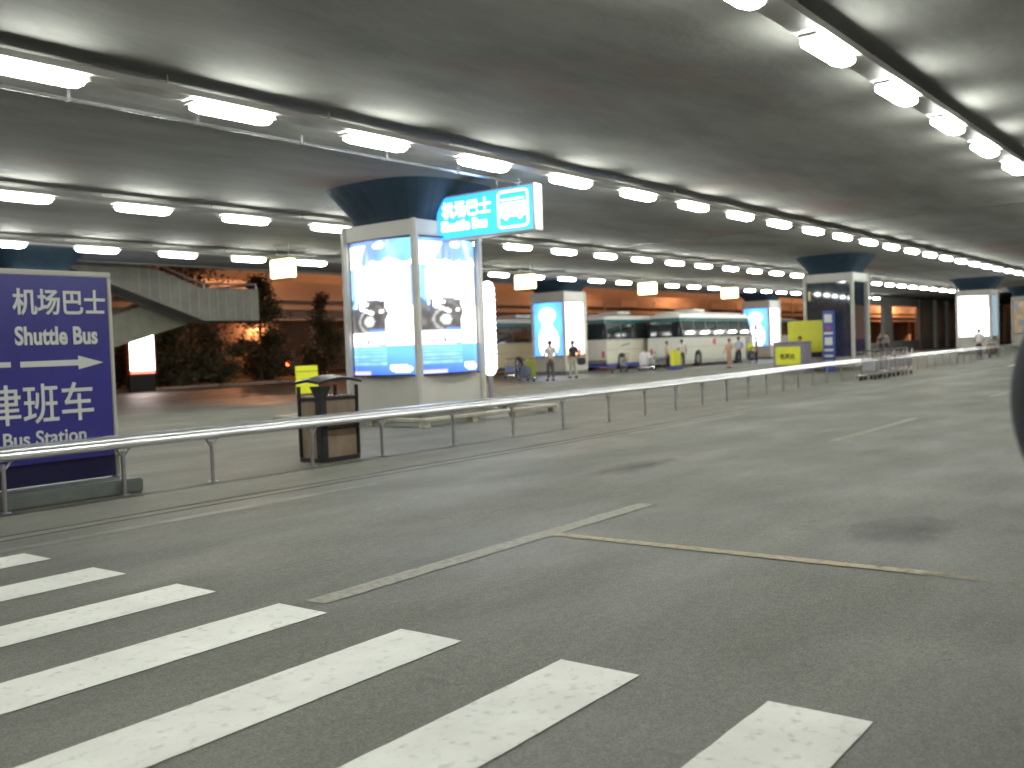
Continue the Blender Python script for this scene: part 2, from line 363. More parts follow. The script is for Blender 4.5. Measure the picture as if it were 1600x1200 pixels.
# ------------------------------------------------------------------ pillars with flared caps
def rsq(r, a, k):   # rounded square radius
    c_, s_ = abs(math.cos(a)), abs(math.sin(a)); return r / ((c_ ** k + s_ ** k) ** (1 / k))
def pillar(cx, cy, ztop, label):
    p = empty('pillar', (cx, cy, 0), label, 'pillar', 'pillars that carry the ceiling')
    m = MB(); m.box(-.8, .8, -.8, .8, 0, ztop - .1); m.build('column', M_conc, p, bevel=.04)
    m = MB(); rings = []; N = 96
    for t_ in range(9):
        t = t_ / 8; zz = ztop - .1 + (CZ + .01 - ztop + .1) * t; rad = 1.0 + 0.66 * (1 - math.cos(t * 1.5708)) ** 0.9
        k = 7 - 4 * t
        rings.append([((rsq(rad, 6.28318 * i / N, k) * (1 - (0.007 if i % 4 == 0 else 0))) * math.cos(6.28318 * i / N),
                       (rsq(rad, 6.28318 * i / N, k) * (1 - (0.007 if i % 4 == 0 else 0))) * math.sin(6.28318 * i / N), zz) for i in range(N)])
    m.loft(rings, caps=False); m.build('cap', M_teal, p)
    return p
PW = 2.12
ROW1 = [15.4, 43.5, 71.6, 90.5]; ROW2 = [14.6, 44.5, 72.8, 101.0]
Y1 = 14.2; Y2 = 30.2
pn1 = ['inside the big lit kiosk by the litter bin', 'inside the dark glass kiosk beside the slim blue sign', 'inside the white lit kiosk far to the right', 'inside the farthest kiosk at the right picture edge']
pn2 = ['hidden behind the navy shuttle bus sign', 'inside the blue and cream lit kiosk behind the travellers', 'inside the small lit kiosk behind the yellow counter', 'far away beside the orange lit opening']
for i in range(4):
    if i < 3: pillar(ROW2[i] + PW / 2, Y2 + PW / 2, 4.5, 'pillar with flared teal cap ' + pn2[i])
    pillar(ROW1[i] + PW / 2, Y1 + PW / 2, 4.35, 'pillar with flared teal cap ' + pn1[i])

# ------------------------------------------------------------------ poster art (flat artwork of the light boxes)
def mixc(a, b, t): t = max(0, min(1, t)); return tuple(a[i] * (1 - t) + b[i] * t for i in range(3))
def ell(u, v, cu, cv, ru, rv): return ((u - cu) / ru) ** 2 + ((v - cv) / rv) ** 2
W3 = (1.9, 1.95, 2.0)
def art_main(u, v, seed=0):
    nz = noise.noise((u * 4 + seed, v * 7, 1.3))
    if v > 0.80:
        c = mixc((0.16, 0.30, 0.9), (0.24, 0.62, 1.2), (u - .3) * 1.2 + nz)
        if u < 0.34 - (0.97 - v) and v < 0.97: c = W3
        if ell(u, v, 0.56, 0.96, 0.09, 0.022) < 1: c = W3
        if v < 0.845 + 0.05 * noise.noise((u * 5, seed, 0)): c = mixc(c, W3, 0.8)
        return c
    if v > 0.555 or (v > .50 and (u > .66 or u < .1)):
        c = W3
        e = 0.10 + 0.05 * nz
        if u < e: c = (0.25, 0.7, 1.3)
        if u > 0.96: c = (0.35, 0.5, 1.2)
        if ell(u, v, 0.42, 0.755, 0.09, 0.018) < 1: c = (0.8, 1.7, 1.7)
        if v < 0.56 and abs(u - 0.5) < 0.17 and nz > -0.1: c = (0.35, 0.5, 0.62)
        if v < 0.575:
            if ell(u, v, 0.38, 0.53, 0.2, 0.035) < 1 and v > 0.535: c = (0.16, 0.15, 0.30)
            if u < 0.2 and nz > .1: c = (0.12, 0.2, 0.3)
        return c
    if v > 0.315:
        c = W3 if u > 0.62 + 0.05 * math.sin(v * 31) + .05 * nz else (0.13, 0.125, 0.12)
        e = ell(u, v, 0.36, 0.40, 0.30, 0.13)
        if u < .62:
            c = mixc((0.09, 0.085, 0.085), (0.26, 0.25, 0.24), .5 + 1.6 * noise.noise((u * 7 + seed, v * 16, 4)))
            if e < 0.9: c = mixc((0.07, 0.065, 0.065), c, .35)
            if .30 < e < .46 and u < .42: c = (0.42, 0.42, 0.40)
            if e < 0.10: c = (0.6, 0.66, 0.62)
        if ell(u, v, 0.22, 0.53, 0.13, 0.022) < 1 or abs(v - .50 - (u - .2) * -.18) < .012 and u < .45: c = W3
        if v > .45 and .12 < u < .17: c = (.08, .12, .25)
        if ell(u, v, .57, .47, .035, .012) < 1: c = W3
        if v < 0.335 and 0.36 < u < 0.6: c = (0.16, 0.32, 1.0)
        return c
    if v > 0.222:
        c = (1.9, 1.85, 2.0)
        if v < 0.262 and abs(u - 0.14 - (0.262 - v) * .6) < 0.045 * (1 + (0.262 - v) * 12): c = (1.3, 0.5, 0.6)
        if 0.225 < v < 0.267 and abs(u - 0.33 + (v - .24) * .5) < 0.022: c = (0.16, 0.12, 0.5)
        if 0.228 < v < 0.262 and abs(u - 0.62) < 0.012 or (0.222 < v < 0.232 and 0.5 < u < .62): c = (0.2, 0.18, 0.45)
        return c
    c = mixc((0.06, 0.14, 0.72), (0.16, 0.50, 1.1), v / 0.2 + 0.35 * (u - .3))
    if u < 0.62 and v > 0.07:
        k = (math.sin(v * 240) > -0.2) * (0.55 + 0.45 * noise.noise((u * 9 + seed, int(v * 38) * 3.1, 0)))
        c = mixc(c, (0.8, 1.3, 1.6), 0.42 * k)
    if ell(u, v, 0.82 + (v - .04) * -1.2, 0.045, 0.15, 0.032) < 1: c = W3
    if v < 0.03 and u < 0.35: c = mixc(c, (0.9, 0.8, 1.6), 0.6)
    return c
def art_blue(u, v):
    c = mixc((0.12, 0.42, 1.5), (0.2, 0.95, 1.7), 1 - abs(u - .5) * 1.6 - abs(v - .6))
    if ell(u, v, 0.5, 0.76, 0.30, 0.15) < 1: c = W3
    if ell(u, v, 0.5, 0.60, 0.20, 0.12) < 1: c = W3
    if ell(u, v, 0.52, 0.26, 0.36, 0.33) < 1: c = W3
    return c
def art_cream(u, v):
    c = mixc((1.9, 1.75, 1.5), W3, 1 - abs(u - .5) * 1.9)
    if v < 0.09: c = mixc((1.5, 0.75, 0.25), c, v / .09)
    if ell(u, v, 0.55, 0.36, 0.06, 0.06) < 1: c = (1.6, 1.6, 0.7)
    if ell(u, v, 0.6, 0.05, 0.09, 0.07) < 1: c = (1.1, 0.16, 0.10)
    return c
def art_white(u, v):
    c = W3
    if v > 0.72 and u > 0.66: c = (0.8, 0.85, 0.85)
    return c
def art_glass(u, v):
    c = mixc((0.035, 0.05, 0.07), (0.02, 0.035, 0.05), v + noise.noise((u * 3, v * 4, 0)))
    if v < 0.35: c = mixc((0.05, 0.045, 0.10), c, 0.3)
    return c
def art_brown(u, v):
    c = (0.30, 0.20, 0.10)
    if noise.noise((u * 4, v * 5, 2)) > 0.12: c = (0.42, 0.30, 0.17)
    if noise.noise((u * 4 + 7, v * 4, 2)) > 0.25: c = (0.12, 0.20, 0.27)
    return c
FACES = {'west': (Vector((0, -1, 0)), Vector((-1, 0, 0))), 'road': (Vector((1, 0, 0)), Vector((0, -1, 0))),
         'east': (Vector((0, 1, 0)), Vector((1, 0, 0))), 'back': (Vector((-1, 0, 0)), Vector((0, 1, 0)))}
def face_pt(f, h, u, out):      # u in -1..1 along the face, out = distance beyond the face plane
    ud, nd = FACES[f]; return ud * (u * h) + nd * (h + out)
def poster(parent, f, h, z0, z1, fn, strength, bulge=0.16, nu=44, nv=90, mname='poster_lit', margin=0.13):
    mb = MB(); cols = []; hw = h - margin
    for j in range(nv + 1):
        for i in range(nu + 1):
            u = i / nu; b = bulge * (1 - (2 * u - 1) ** 2)
            p = FACES[f][0] * ((2 * u - 1) * hw) + FACES[f][1] * (h - 0.03 + b)
            mb.v.append((p.x, p.y, z0 + (z1 - z0) * j / nv)); cols.append(fn(u, j / nv))
    for j in range(nv):
        for i in range(nu):
            a = j * (nu + 1) + i; mb.f.append((a, a + 1, a + nu + 2, a + nu + 1))
    # side, top and bottom returns give the light box its depth
    me = bpy.data.meshes.new('poster'); me.from_pydata(mb.v, [], mb.f)
    at = me.color_attributes.new('art', 'FLOAT_COLOR', 'POINT')
    for k, c_ in enumerate(cols): at.data[k].color = (*c_, 1)
    me.materials.append(artmat(mname + str(strength), strength))
    for p in me.polygons: p.use_smooth = True
    o = bpy.data.objects.new('poster', me); COL.objects.link(o); o.parent = parent
    for zz in (z0, z1):
        fr = MB(); top = []; 
        for i in range(13):
            u = i / 12; b = bulge * (1 - (2 * u - 1) ** 2) + .012
            top.append((FACES[f][0] * ((2 * u - 1) * hw), FACES[f][1], h + b))
        za, zb = (zz - .035, zz - .001) if zz == z0 else (zz + .001, zz + .035)
        for k in range(12):
            a0, nd, oa = top[k]; a1, _, ob = top[k + 1]
            q = [a0 + nd * (h - .06), a1 + nd * (h - .06), a1 + nd * ob, a0 + nd * oa]
            fr.add([(v.x, v.y, za) for v in q] + [(v.x, v.y, zb) for v in q], [(0, 3, 2, 1), (4, 5, 6, 7), (0, 1, 5, 4), (1, 2, 6, 5), (2, 3, 7, 6), (3, 0, 4, 7)])
        fr.build('poster_frame', M_black if strength else M_grey, o)
    return o
def kiosk(cx, cy, hgt, spec, label, z0=1.03, z1=3.95, lowmat=None, bulge=.16):
    k = empty('poster_kiosk', (cx, cy, 0), label, 'advertising kiosk', 'kiosks wrapped round the pillars')
    h = PW / 2
    for sx in (-1, 1):
        for sy in (-1, 1):
            m = MB(); m.box(sx * h - .075, sx * h + .075, sy * h - .075, sy * h + .075, 0.16, hgt); m.build('corner_post', M_grey, k, bevel=.03, seg=3)
    m = MB(); t = .03
    for f in FACES:
        a = face_pt(f, h, -1 + .08, t - .06); b = face_pt(f, h, 1 - .08, t)
        m.box(min(a.x, b.x), max(a.x, b.x), min(a.y, b.y), max(a.y, b.y), z1 + .05, hgt - .012)
    m.box(-h + .08, h - .08, -h + .08, h - .08, hgt - .08, hgt - .02)
    m.build('fascia', M_grey, k)
    m = MB(); m.box(-h - .05, h + .05, -h - .05, h + .05, 0.0, .155); m.build('base', M_conc, k, bevel=.02)
    for f in FACES:
        m = MB(); a = face_pt(f, h, -1 + .08, -.05); b = face_pt(f, h, 1 - .08, 0.0)
        m.box(min(a.x, b.x), max(a.x, b.x), min(a.y, b.y), max(a.y, b.y), .17, z0 - .06); m.build('lower_panel', lowmat or M_grey, k)
        fn, s, nm = spec.get(f, spec['west'])
        m = MB()
        for u in (-.84, .84):
            for zz in (.25, z0 - .14):
                a = face_pt(f, h, u, 0.0); b = face_pt(f, h, u, .006); m.cyl((a.x, a.y, zz), (b.x, b.y, zz), .014, 8)
        m.build('rivet', M_steel, k) if z0 > .9 else None
        poster(k, f, h, z0, z1, fn, s, bulge=bulge, mname=nm)
    return k
lit = lambda fn, s=0.72: (fn, s, 'poster_lit')
kiosk(ROW1[0] + PW / 2, Y1 + PW / 2, 4.34, {'west': lit(art_main), 'road': (lambda u, v: art_main(u, v, 5), 0.72, 'poster_lit')}, 'large square kiosk with bulging bright blue and white posters near the litter bin')
kiosk(ROW1[1] + PW / 2, Y1 + PW / 2, 4.34, {'west': (art_glass, 0, 'glass_poster')}, 'square kiosk with unlit dark glass panels behind the luggage trolleys', z0=.62, bulge=.004)
kiosk(ROW1[2] + PW / 2, Y1 + PW / 2, 4.34, {'west': lit(art_white), 'road': (lambda u, v: (.25, .38, .45), 0.5, 'pale_poster')}, 'far kiosk with a blank glowing white panel right of the orange openings', z0=1.2)
kiosk(ROW1[3] + PW / 2, Y1 + PW / 2, 4.34, {'west': (art_brown, 0.35, 'brown_poster')}, 'farthest kiosk with dim brown posters at the right picture edge', z0=1.3)  # unlit posters given a faint glow of their own
kiosk(ROW2[0] + PW / 2, Y2 + PW / 2, 4.45, {'west': lit(art_blue), 'road': lit(art_cream)}, 'kiosk mostly hidden behind the navy shuttle bus sign')
kiosk(ROW2[1] + PW / 2, Y2 + PW / 2, 4.55, {'west': lit(art_blue), 'road': lit(art_cream)}, 'slim kiosk with one blue and one cream lit poster behind two walking travellers')
kiosk(ROW2[2] + PW / 2, Y2 + PW / 2, 4.55, {'west': lit(art_blue), 'road': lit(art_cream)}, 'small kiosk with blue and cream lit posters left of the yellow board')
# low kerb ring on stub feet round the nearest kiosk
rg = empty('kerb_ring', (ROW1[0] + PW / 2, Y1 + PW / 2, 0.012), 'low pale slab ring on stub feet round the base of the big lit kiosk', 'kerb ring')
m = MB(); a = 2.3; wd = .22
m.box(-a, a, -a, -a + wd, .11, .17); m.box(-a, a, a - wd, a, .11, .17); m.box(-a, -a + wd, -a + wd, a - wd, .11, .17); m.box(a - wd, a, -a + wd, a - wd, .11, .17)
m.build('slab', pbr('pale_slab', (0.36, 0.345, 0.27), 0.6), rg, bevel=.01)
for f in range(4):
    for u in (-1, -.33, .33):
        x, y = (a - wd / 2) * u, -(a - wd / 2)
        ang = f * math.pi / 2; m = MB(); q = (x * math.cos(ang) - y * math.sin(ang), x * math.sin(ang) + y * math.cos(ang))
        m.box(q[0] - .08, q[0] + .08, q[1] - .08, q[1] + .08, 0, .108); m.build('foot', pbr('pale_slab', (0.36, 0.345, 0.27)), rg)

# glowing column light box behind the big kiosk
lb = empty('light_column', (19.1, 15.22, 0), 'glowing pinkish white column light box just right of the big kiosk', 'light box')
m = MB(); m.cyl((0, 0, .012), (0, 0, .86), .06, 12); m.cyl((0, 0, .012), (0, 0, .05), .2, 16); m.build('stand', M_steel, lb)
m = MB(); rings = []
for k in range(41):
    t = k / 40; zz = .86 + 2.33 * t; e = min(1, math.sqrt(max(0.0, 1 - (2 * t - 1) ** 16)))
    rr_ = (.17 + .018 * math.sin(k * 2.6)) * max(.35, e); rings.append([(rr_ * math.cos(6.28318 * i / 16), rr_ * math.sin(6.28318 * i / 16), zz) for i in range(16)])
m.loft(rings); m.build('lit_tube', emis('pink_white_light', (1.0, 0.90, 0.97), 2.4), lb, smooth=True)

# ------------------------------------------------------------------ hanging blue bus sign
hs = empty('hanging_bus_sign', (16.3, 12.95, 3.88), 'lit cyan blue hanging sign with white bus symbol in front of the big kiosk', 'sign')
M_cy = emis('cyan_lit_face', (0.03, 0.36, 1.0), 0.75, (0.05, 0.4, 0.8)); M_wl = emis('white_lit_letters', (0.95, 1.0, 1.0), 1.6)
m = MB(); m.box(-.14, .14, -1.36, 1.30, 0, .95); m.build('casing', M_grey, hs, bevel=.015)
m = MB(); m.box(-.146, -.1405, -1.31, 1.25, .035, .915); m.build('lit_face', M_cy, hs)
m = MB(); m.box(.1405, .146, -1.31, 1.25, .035, .915); m.build('lit_face', M_cy, hs)
text('lettering', '机场巴士', .36, (-.150, 1.10, .50), FACE_WEST, M_wl, hs, bold=.005, sx=.94)
text('lettering', 'Shuttle Bus', .29, (-.150, 1.13, .20), FACE_WEST, M_wl, hs, bold=.012, sx=.96)
# bus symbol in a rounded frame
ic = MB(); y0, y1, z0_, z1_ = -.42, -1.22, .10, .87
def rr_ring(y0, y1, z0, z1, r, t, x):
    P = []; 
    for rr2, off in ((r, 0), (r - t, t)):
        ring = []
        for (cy, cz, a0) in ((y0 - off - rr2, z1 - off - rr2, 0), (y1 + off + rr2, z1 - off - rr2, 90), (y1 + off + rr2, z0 + off + rr2, 180), (y0 - off - rr2, z0 + off + rr2, 270)):
            for k in range(5):
                a = R(a0 + 22.5 * k); ring.append((x, cy + rr2 * math.cos(a), cz + rr2 * math.sin(a)))
        P.append(ring)
    return P
Pp = rr_ring(y0, y1, z0_, z1_, .11, .045, -.150); N_ = 20
ic.add(Pp[0] + Pp[1], [(i, (i + 1) % N_, N_ + (i + 1) % N_, N_ + i) for i in range(N_)])
ic.box(-.1545, -.1475, -1.13, -.50, .33, .62); ic.box(-.1545, -.1475, -1.10, -.52, .67, .70)
for y in (-.64, -1.0): ic.cyl((-.1545, y, .33), (-.1475, y, .33), .062, 14)
ic.build('bus_symbol', M_wl, hs)
for y in (-.30, .95):
    m = MB(); m.cyl((0, y, .95), (0, y, CZ - 3.88), .022, 8); m.ball((0, y, 1.17), .05, .05, .05); m.build('hanger', M_steel, hs, smooth=True)

# ------------------------------------------------------------------ navy direction sign at the left
ns = empty('shuttle_bus_sign', (5.0, 10.6, 0.012), 'navy blue direction sign board with white Chinese and English lettering and arrow', 'sign')
m = MB(); m.box(-1.9, 1.21, -.05, .05, .19, 2.47); m.build('panel', M_navy, ns)
for bx in ((-1.94, 1.26, 2.472, 2.53), (1.212, 1.26, .17, 2.47), (-1.94, -1.902, .17, 2.47)):
    m = MB(); m.box(bx[0], bx[1], -.06, .06, bx[2], bx[3]); m.build('frame', M_grey, ns, bevel=.008)
m = MB(); m.box(-1.9, 1.209, -.054, -.0502, .19, .43); m.build('lower_band', pbr('deep_navy', (0.012, 0.014, 0.11), 0.35), ns)
m = MB(); m.box(-2.1, 1.33, -.42, .28, 0, .165); m.build('plinth', M_plinth, ns, bevel=.02)
text('lettering', '机场巴士', .295, (.12, -.055, 2.07), FACE_ROAD, M_letter, ns, bold=.006, sx=.90)
text('lettering', 'Shuttle Bus', .27, (.125, -.055, 1.72), FACE_ROAD, M_letter, ns, bold=.008, sx=.765)
m = MB(); m.add([(.17, -.056, 1.475), (.82, -.056, 1.475), (.82, -.056, 1.43), (1.12, -.056, 1.50), (.82, -.056, 1.585), (.82, -.056, 1.54), (.17, -.056, 1.535)], [tuple(range(7))])
m.add([(-.85, -.056, 1.48), (.07, -.056, 1.48), (.07, -.056, 1.535), (-.85, -.056, 1.535), (-.85, -.056, 1.585), (-1.15, -.056, 1.507), (-.85, -.056, 1.43)], [tuple(range(7))])
m.build('arrow', M_letter, ns)
text('lettering', '天津班车', .46, (-.66, -.055, .90), FACE_ROAD, M_letter, ns, bold=.0035, sx=.90)
text('lettering', 'Tianjin Bus Station', .215, (-.68, -.055, .63), FACE_ROAD, M_letter, ns, bold=.0035, sx=.965)

# ------------------------------------------------------------------ guard rail
def railY(x):
    K = [(0, 10.12), (14, 10.12), (18, 10.22), (24, 10.6), (30, 11.15), (36, 11.4), (49, 11.75), (62, 11.95)]
    for (a, ya), (b, yb) in zip(K[:-1], K[1:]):
        if x <= b: return ya + (yb - ya) * max(0, (x - a)) / (b - a)
    return K[-1][1]
gr = empty('guard_rail', (4.73, 10.12, 0.012), 'long low aluminium guard rail on posts along the edge of the pavement', 'guard rail')
prof = [(-.062, .545), (-.078, .56), (-.080, .585), (-.066, .60), (-.056, .603), (-.050, .618), (-.036, .638), (-.028, .641), (-.022, .655), (.000, .682), (.010, .686), (.030, .694), (.05, .69), (.058, .672), (.04, .66), (-.03, .58), (-.045, .55)]
m = MB(); rings = []
xs = [-2.3 + i * 1.494 / 2 for i in range(88)]
for x in xs:
    X = x + 4.73; w_ = 0.006 * noise.noise((X * .7, 0, 0))
    rings.append([(x, railY(X) - 10.12 + p + w_, zz - .012 + 0.004 * noise.noise((X * .9, 4, 0))) for p, zz in prof])
m.loft(rings); m.build('rail_beam', M_alu, gr)
RP = [1.9, 3.3, 4.73, 6.05, 7.22, 8.8, 10.12, 11.7, 13.25, 14.8, 16.45, 17.95, 19.5, 21.0]
while RP[-1] < 63: RP.append(RP[-1] + 1.53)
for X in RP:
    X -= 4.73; y = railY(X + 4.73) - 10.12; m = MB()
    m.cyl((X, y, 0), (X, y, .50), .024, 10); m.cyl((X, y, 0), (X, y, .012), .06, 12)
    m.cyl((X, y, .42), (X - .09, y - .01, .54), .013, 6); m.cyl((X, y, .42), (X + .09, y - .01, .54), .013, 6)
    m.box(X - .1, X + .1, y - .05, y + .02, .528, .538)
    m.build('post', M_steel, gr)

# ------------------------------------------------------------------ litter bin
tb = empty('litter_bin', (9.14, 10.30, 0.012), 'double litter bin with tan panels, black frame and arched hood behind the rail', 'litter bin')
BW, BD = .72, .48
m = MB(); m.box(.03, BW - .03, .03, BD - .03, .06, .86); m.build('tan_panel', M_tan, tb)
m = MB(); m.box(0, BW, 0, BD, 0, .06); m.build('base', M_black, tb, bevel=.008)
m = MB(); m.box(0, BW, 0, BD, .862, .905); m.build('rim', M_black, tb, bevel=.008)
m = MB(); m.box(.02, BW - .02, -.003, .02, .445, .468); m.build('middle_bar', M_black, tb)
for x in (0, BW - .035):
    for y in (0, BD - .035):
        if x == 0 and y == 0: continue
        m = MB(); m.box(x - .004, x + .039, y - .004, y + .039, .061, 1.06); m.build('corner_post', M_black, tb, bevel=.006)
m = MB(); m.loft([[(-.02, -.02, .061), (.10, -.02, .061), (.10, .10, .061), (-.02, .10, .061)], [(-.02, -.02, .90), (.10, -.02, .90), (.10, .10, .90), (-.02, .10, .90)],
                  [(-.05, -.05, 1.06), (.17, -.05, 1.06), (.17, .17, 1.06), (-.05, .17, 1.06)]]); m.build('corner_post', M_black, tb, bevel=.008)
m = MB(); m.box(.06, BW - .06, .06, BD - .06, .906, .918); m.build('ash_tray', M_chrome, tb, bevel=.004)
m = MB(); rings = []
for k in range(9):
    t = k / 8; x = -.04 + (BW + .08) * t; zz = 1.05 + .09 * math.sin(math.pi * (0.12 + .76 * t))
    rings.append([(x, -.04, zz), (x, BD / 2, zz + .035), (x, BD + .04, zz), (x, BD + .04, zz + .035), (x, BD / 2, zz + .075), (x, -.04, zz + .035)])
m.loft(rings); m.build('hood', M_black, tb, bevel=.006)
# yellow notice behind the bin
yn = empty('yellow_notice', (12.12, 14.0, 0.012), 'small bright yellow notice board standing behind the litter bin', 'notice board')
m = MB(); m.box(-.26, .26, -.015, .015, .80, 1.31); m.build('board', M_yel2, yn, bevel=.004)
m = MB(); m.box(-.25, .25, -.019, -.0155, 1.20, 1.215); m.build('printed_line', pbr('olive_ink', (0.3, 0.3, 0.02)), yn)
m = MB(); m.cyl((.12, .03, 0), (.12, .03, 1.2), .014, 6); m.box(.02, .24, -.05, .15, 0, .03); m.build('stand', M_black, yn)

# ------------------------------------------------------------------ yellow lit signs under the ceiling
M_yl = emis('yellow_white_light', (1.0, 0.93, 0.45), 1.7)
for i, x in enumerate((21.1, 34.4, 45.1, 55.1)):
    s = empty('gate_sign', (x, 25.3, 4.05), ['yellowish glowing box sign hanging left of the big kiosk', 'yellowish glowing box sign hanging just right of the big kiosk',
        'yellowish glowing box sign hanging above the buses, third from the left', 'yellowish glowing box sign hanging farthest right above the white bus'][i], 'hanging sign', 'yellow lit box signs under the ceiling')
    m = MB(); m.box(-.14, .14, -.5, .5, .02, .62); m.build('lit_box', M_yl, s, bevel=.03)
    m = MB(); m.box(-.145, .145, -.505, .505, 0.0, .015); m.box(-.145, .145, -.505, .505, .625, .65); m.build('frame', pbr('gold_trim', (.45, .4, .08), .4), s)
    m = MB(); m.cyl((0, -.3, .65), (0, -.3, CZ - 4.05), .012, 6); m.cyl((0, .3, .65), (0, .3, CZ - 4.05), .012, 6); m.build('hanger', M_steel, s)

# ------------------------------------------------------------------ staircase outside the roof edge
sc = empty('staircase', (25.0, 35.0, 0), 'grey concrete switchback staircase with solid parapets at the back left', 'staircase')
m = MB()
# upper flight: from landing (x=0,z underside 3.15) up to the left
n = 22; pts_t = []; 
und = [(0.2, 3.15), (-9.5, 6.37)]
m.prism([(0.0, 3.15), (0.0, 3.42), (-9.5, 6.64), (-9.5, 6.37)], 0.15, 1.35); m.build('upper_flight', M_conc, sc)
m = MB(); m.prism([(0.0, 3.10), (0.0, 4.44), (-9.5, 7.6), (-9.5, 6.32)], 0.0, 0.14); m.prism([(0.0, 3.10), (0.0, 4.44), (-9.5, 7.6), (-9.5, 6.32)], 1.36, 1.5); m.build('parapet', M_conc, sc)
m = MB()
for k in range(24):
    x = -k * .4; m.box(x - .4, x, 0.15, 1.35, 3.42 + k * .1356, 3.42 + k * .1356 + .13)
m.build('steps', M_conc, sc)
m = MB(); m.box(0.001, 2.6, 0.15, 3.3, 3.18, 3.44); m.build('landing', M_conc, sc)
m = MB(); m.box(0.001, 2.74, 0.0, .14, 3.13, 4.5); m.box(2.6, 2.74, .141, 3.44, 3.13, 4.5); m.box(0.001, 2.6, 3.3, 3.44, 3.13, 4.5); m.build('parapet', M_conc, sc)
m = MB()
for k in range(6): m.box(.15 + .43 * k, .20 + .43 * k, -.015, -.001, 3.2, 4.42)
for k in range(5): m.box(2.741, 2.755, .3 + .6 * k, .35 + .6 * k, 3.2, 4.42)
for k in range(7):
    x = -.35 - .45 * k; z0_ = 3.2 - x * .339; m.box(x, x + .05, -.015, -.001, z0_, z0_ + 1.15)
m.build('parapet_rib', pbr('light_rib', (0.24, 0.25, 0.23), .6), sc)
m = MB(); m.prism([(0.3, 3.12), (0.3, 3.4), (-11.3, .25), (-12.0, 0.0), (-11.0, 0.0)], 1.85, 3.15); m.build('lower_flight', pbr('shaded_olive_concrete', (0.20, 0.195, 0.14), 0.75, var=.15), sc)  # olive tone of the shaded flight put into its colour
m = MB(); m.prism([(0.3, 3.08), (0.3, 4.4), (-11.5, 1.1), (-11.5, -.02), (-10.9, 0.0)], 1.7, 1.84); m.prism([(0.3, 3.08), (0.3, 4.4), (-11.5, 1.1), (-11.5, -.02), (-10.9, 0.0)], 3.16, 3.3); m.build('parapet', pbr('shaded_olive_concrete', (0.20, 0.195, 0.14)), sc)
m = MB(); m.box(-4.6, -4.1, 1.95, 3.05, 0, 1.9); m.build('pier', M_conc, sc)
m = MB(); m.path([(-9.5, .07, 7.8), (0, .07, 4.66), (2.67, .07, 4.72), (2.67, 3.37, 4.72)], .045, 8)
for x, zz in ((0, 4.44), (1.3, 4.5), (2.67, 4.5), (-2.2, 5.17), (-4.4, 5.9)): m.cyl((x, .07, zz - .02), (x, .07, zz + .22), .03, 6)
m.build('handrail', M_steel, sc)

# lit billboard beyond the stair
bb = empty('lit_billboard', (28.15, 45.0, -0.012), 'glowing white and red billboard light box half hidden by the staircase', 'billboard')
m = MB(); m.box(-.78, .78, -.12, .12, .85, 3.35); m.build('casing', pbr('dull_red_casing', (.25, .05, .03), .5), bb, bevel=.02)
m = MB(); m.box(-.68, .68, -.135, -.121, 1.08, 3.2); m.build('lit_face', emis('billboard_light', (1.0, 0.86, 0.80), 3.0), bb)
m = MB(); m.box(-.68, .68, -.135, -.121, .92, 1.075); m.build('red_band', emis('red_band_light', (1.0, 0.16, 0.08), 1.0), bb)
m = MB(); m.box(-.7, .7, -.1, .1, .0, .848); m.build('plinth', M_rubber, bb)

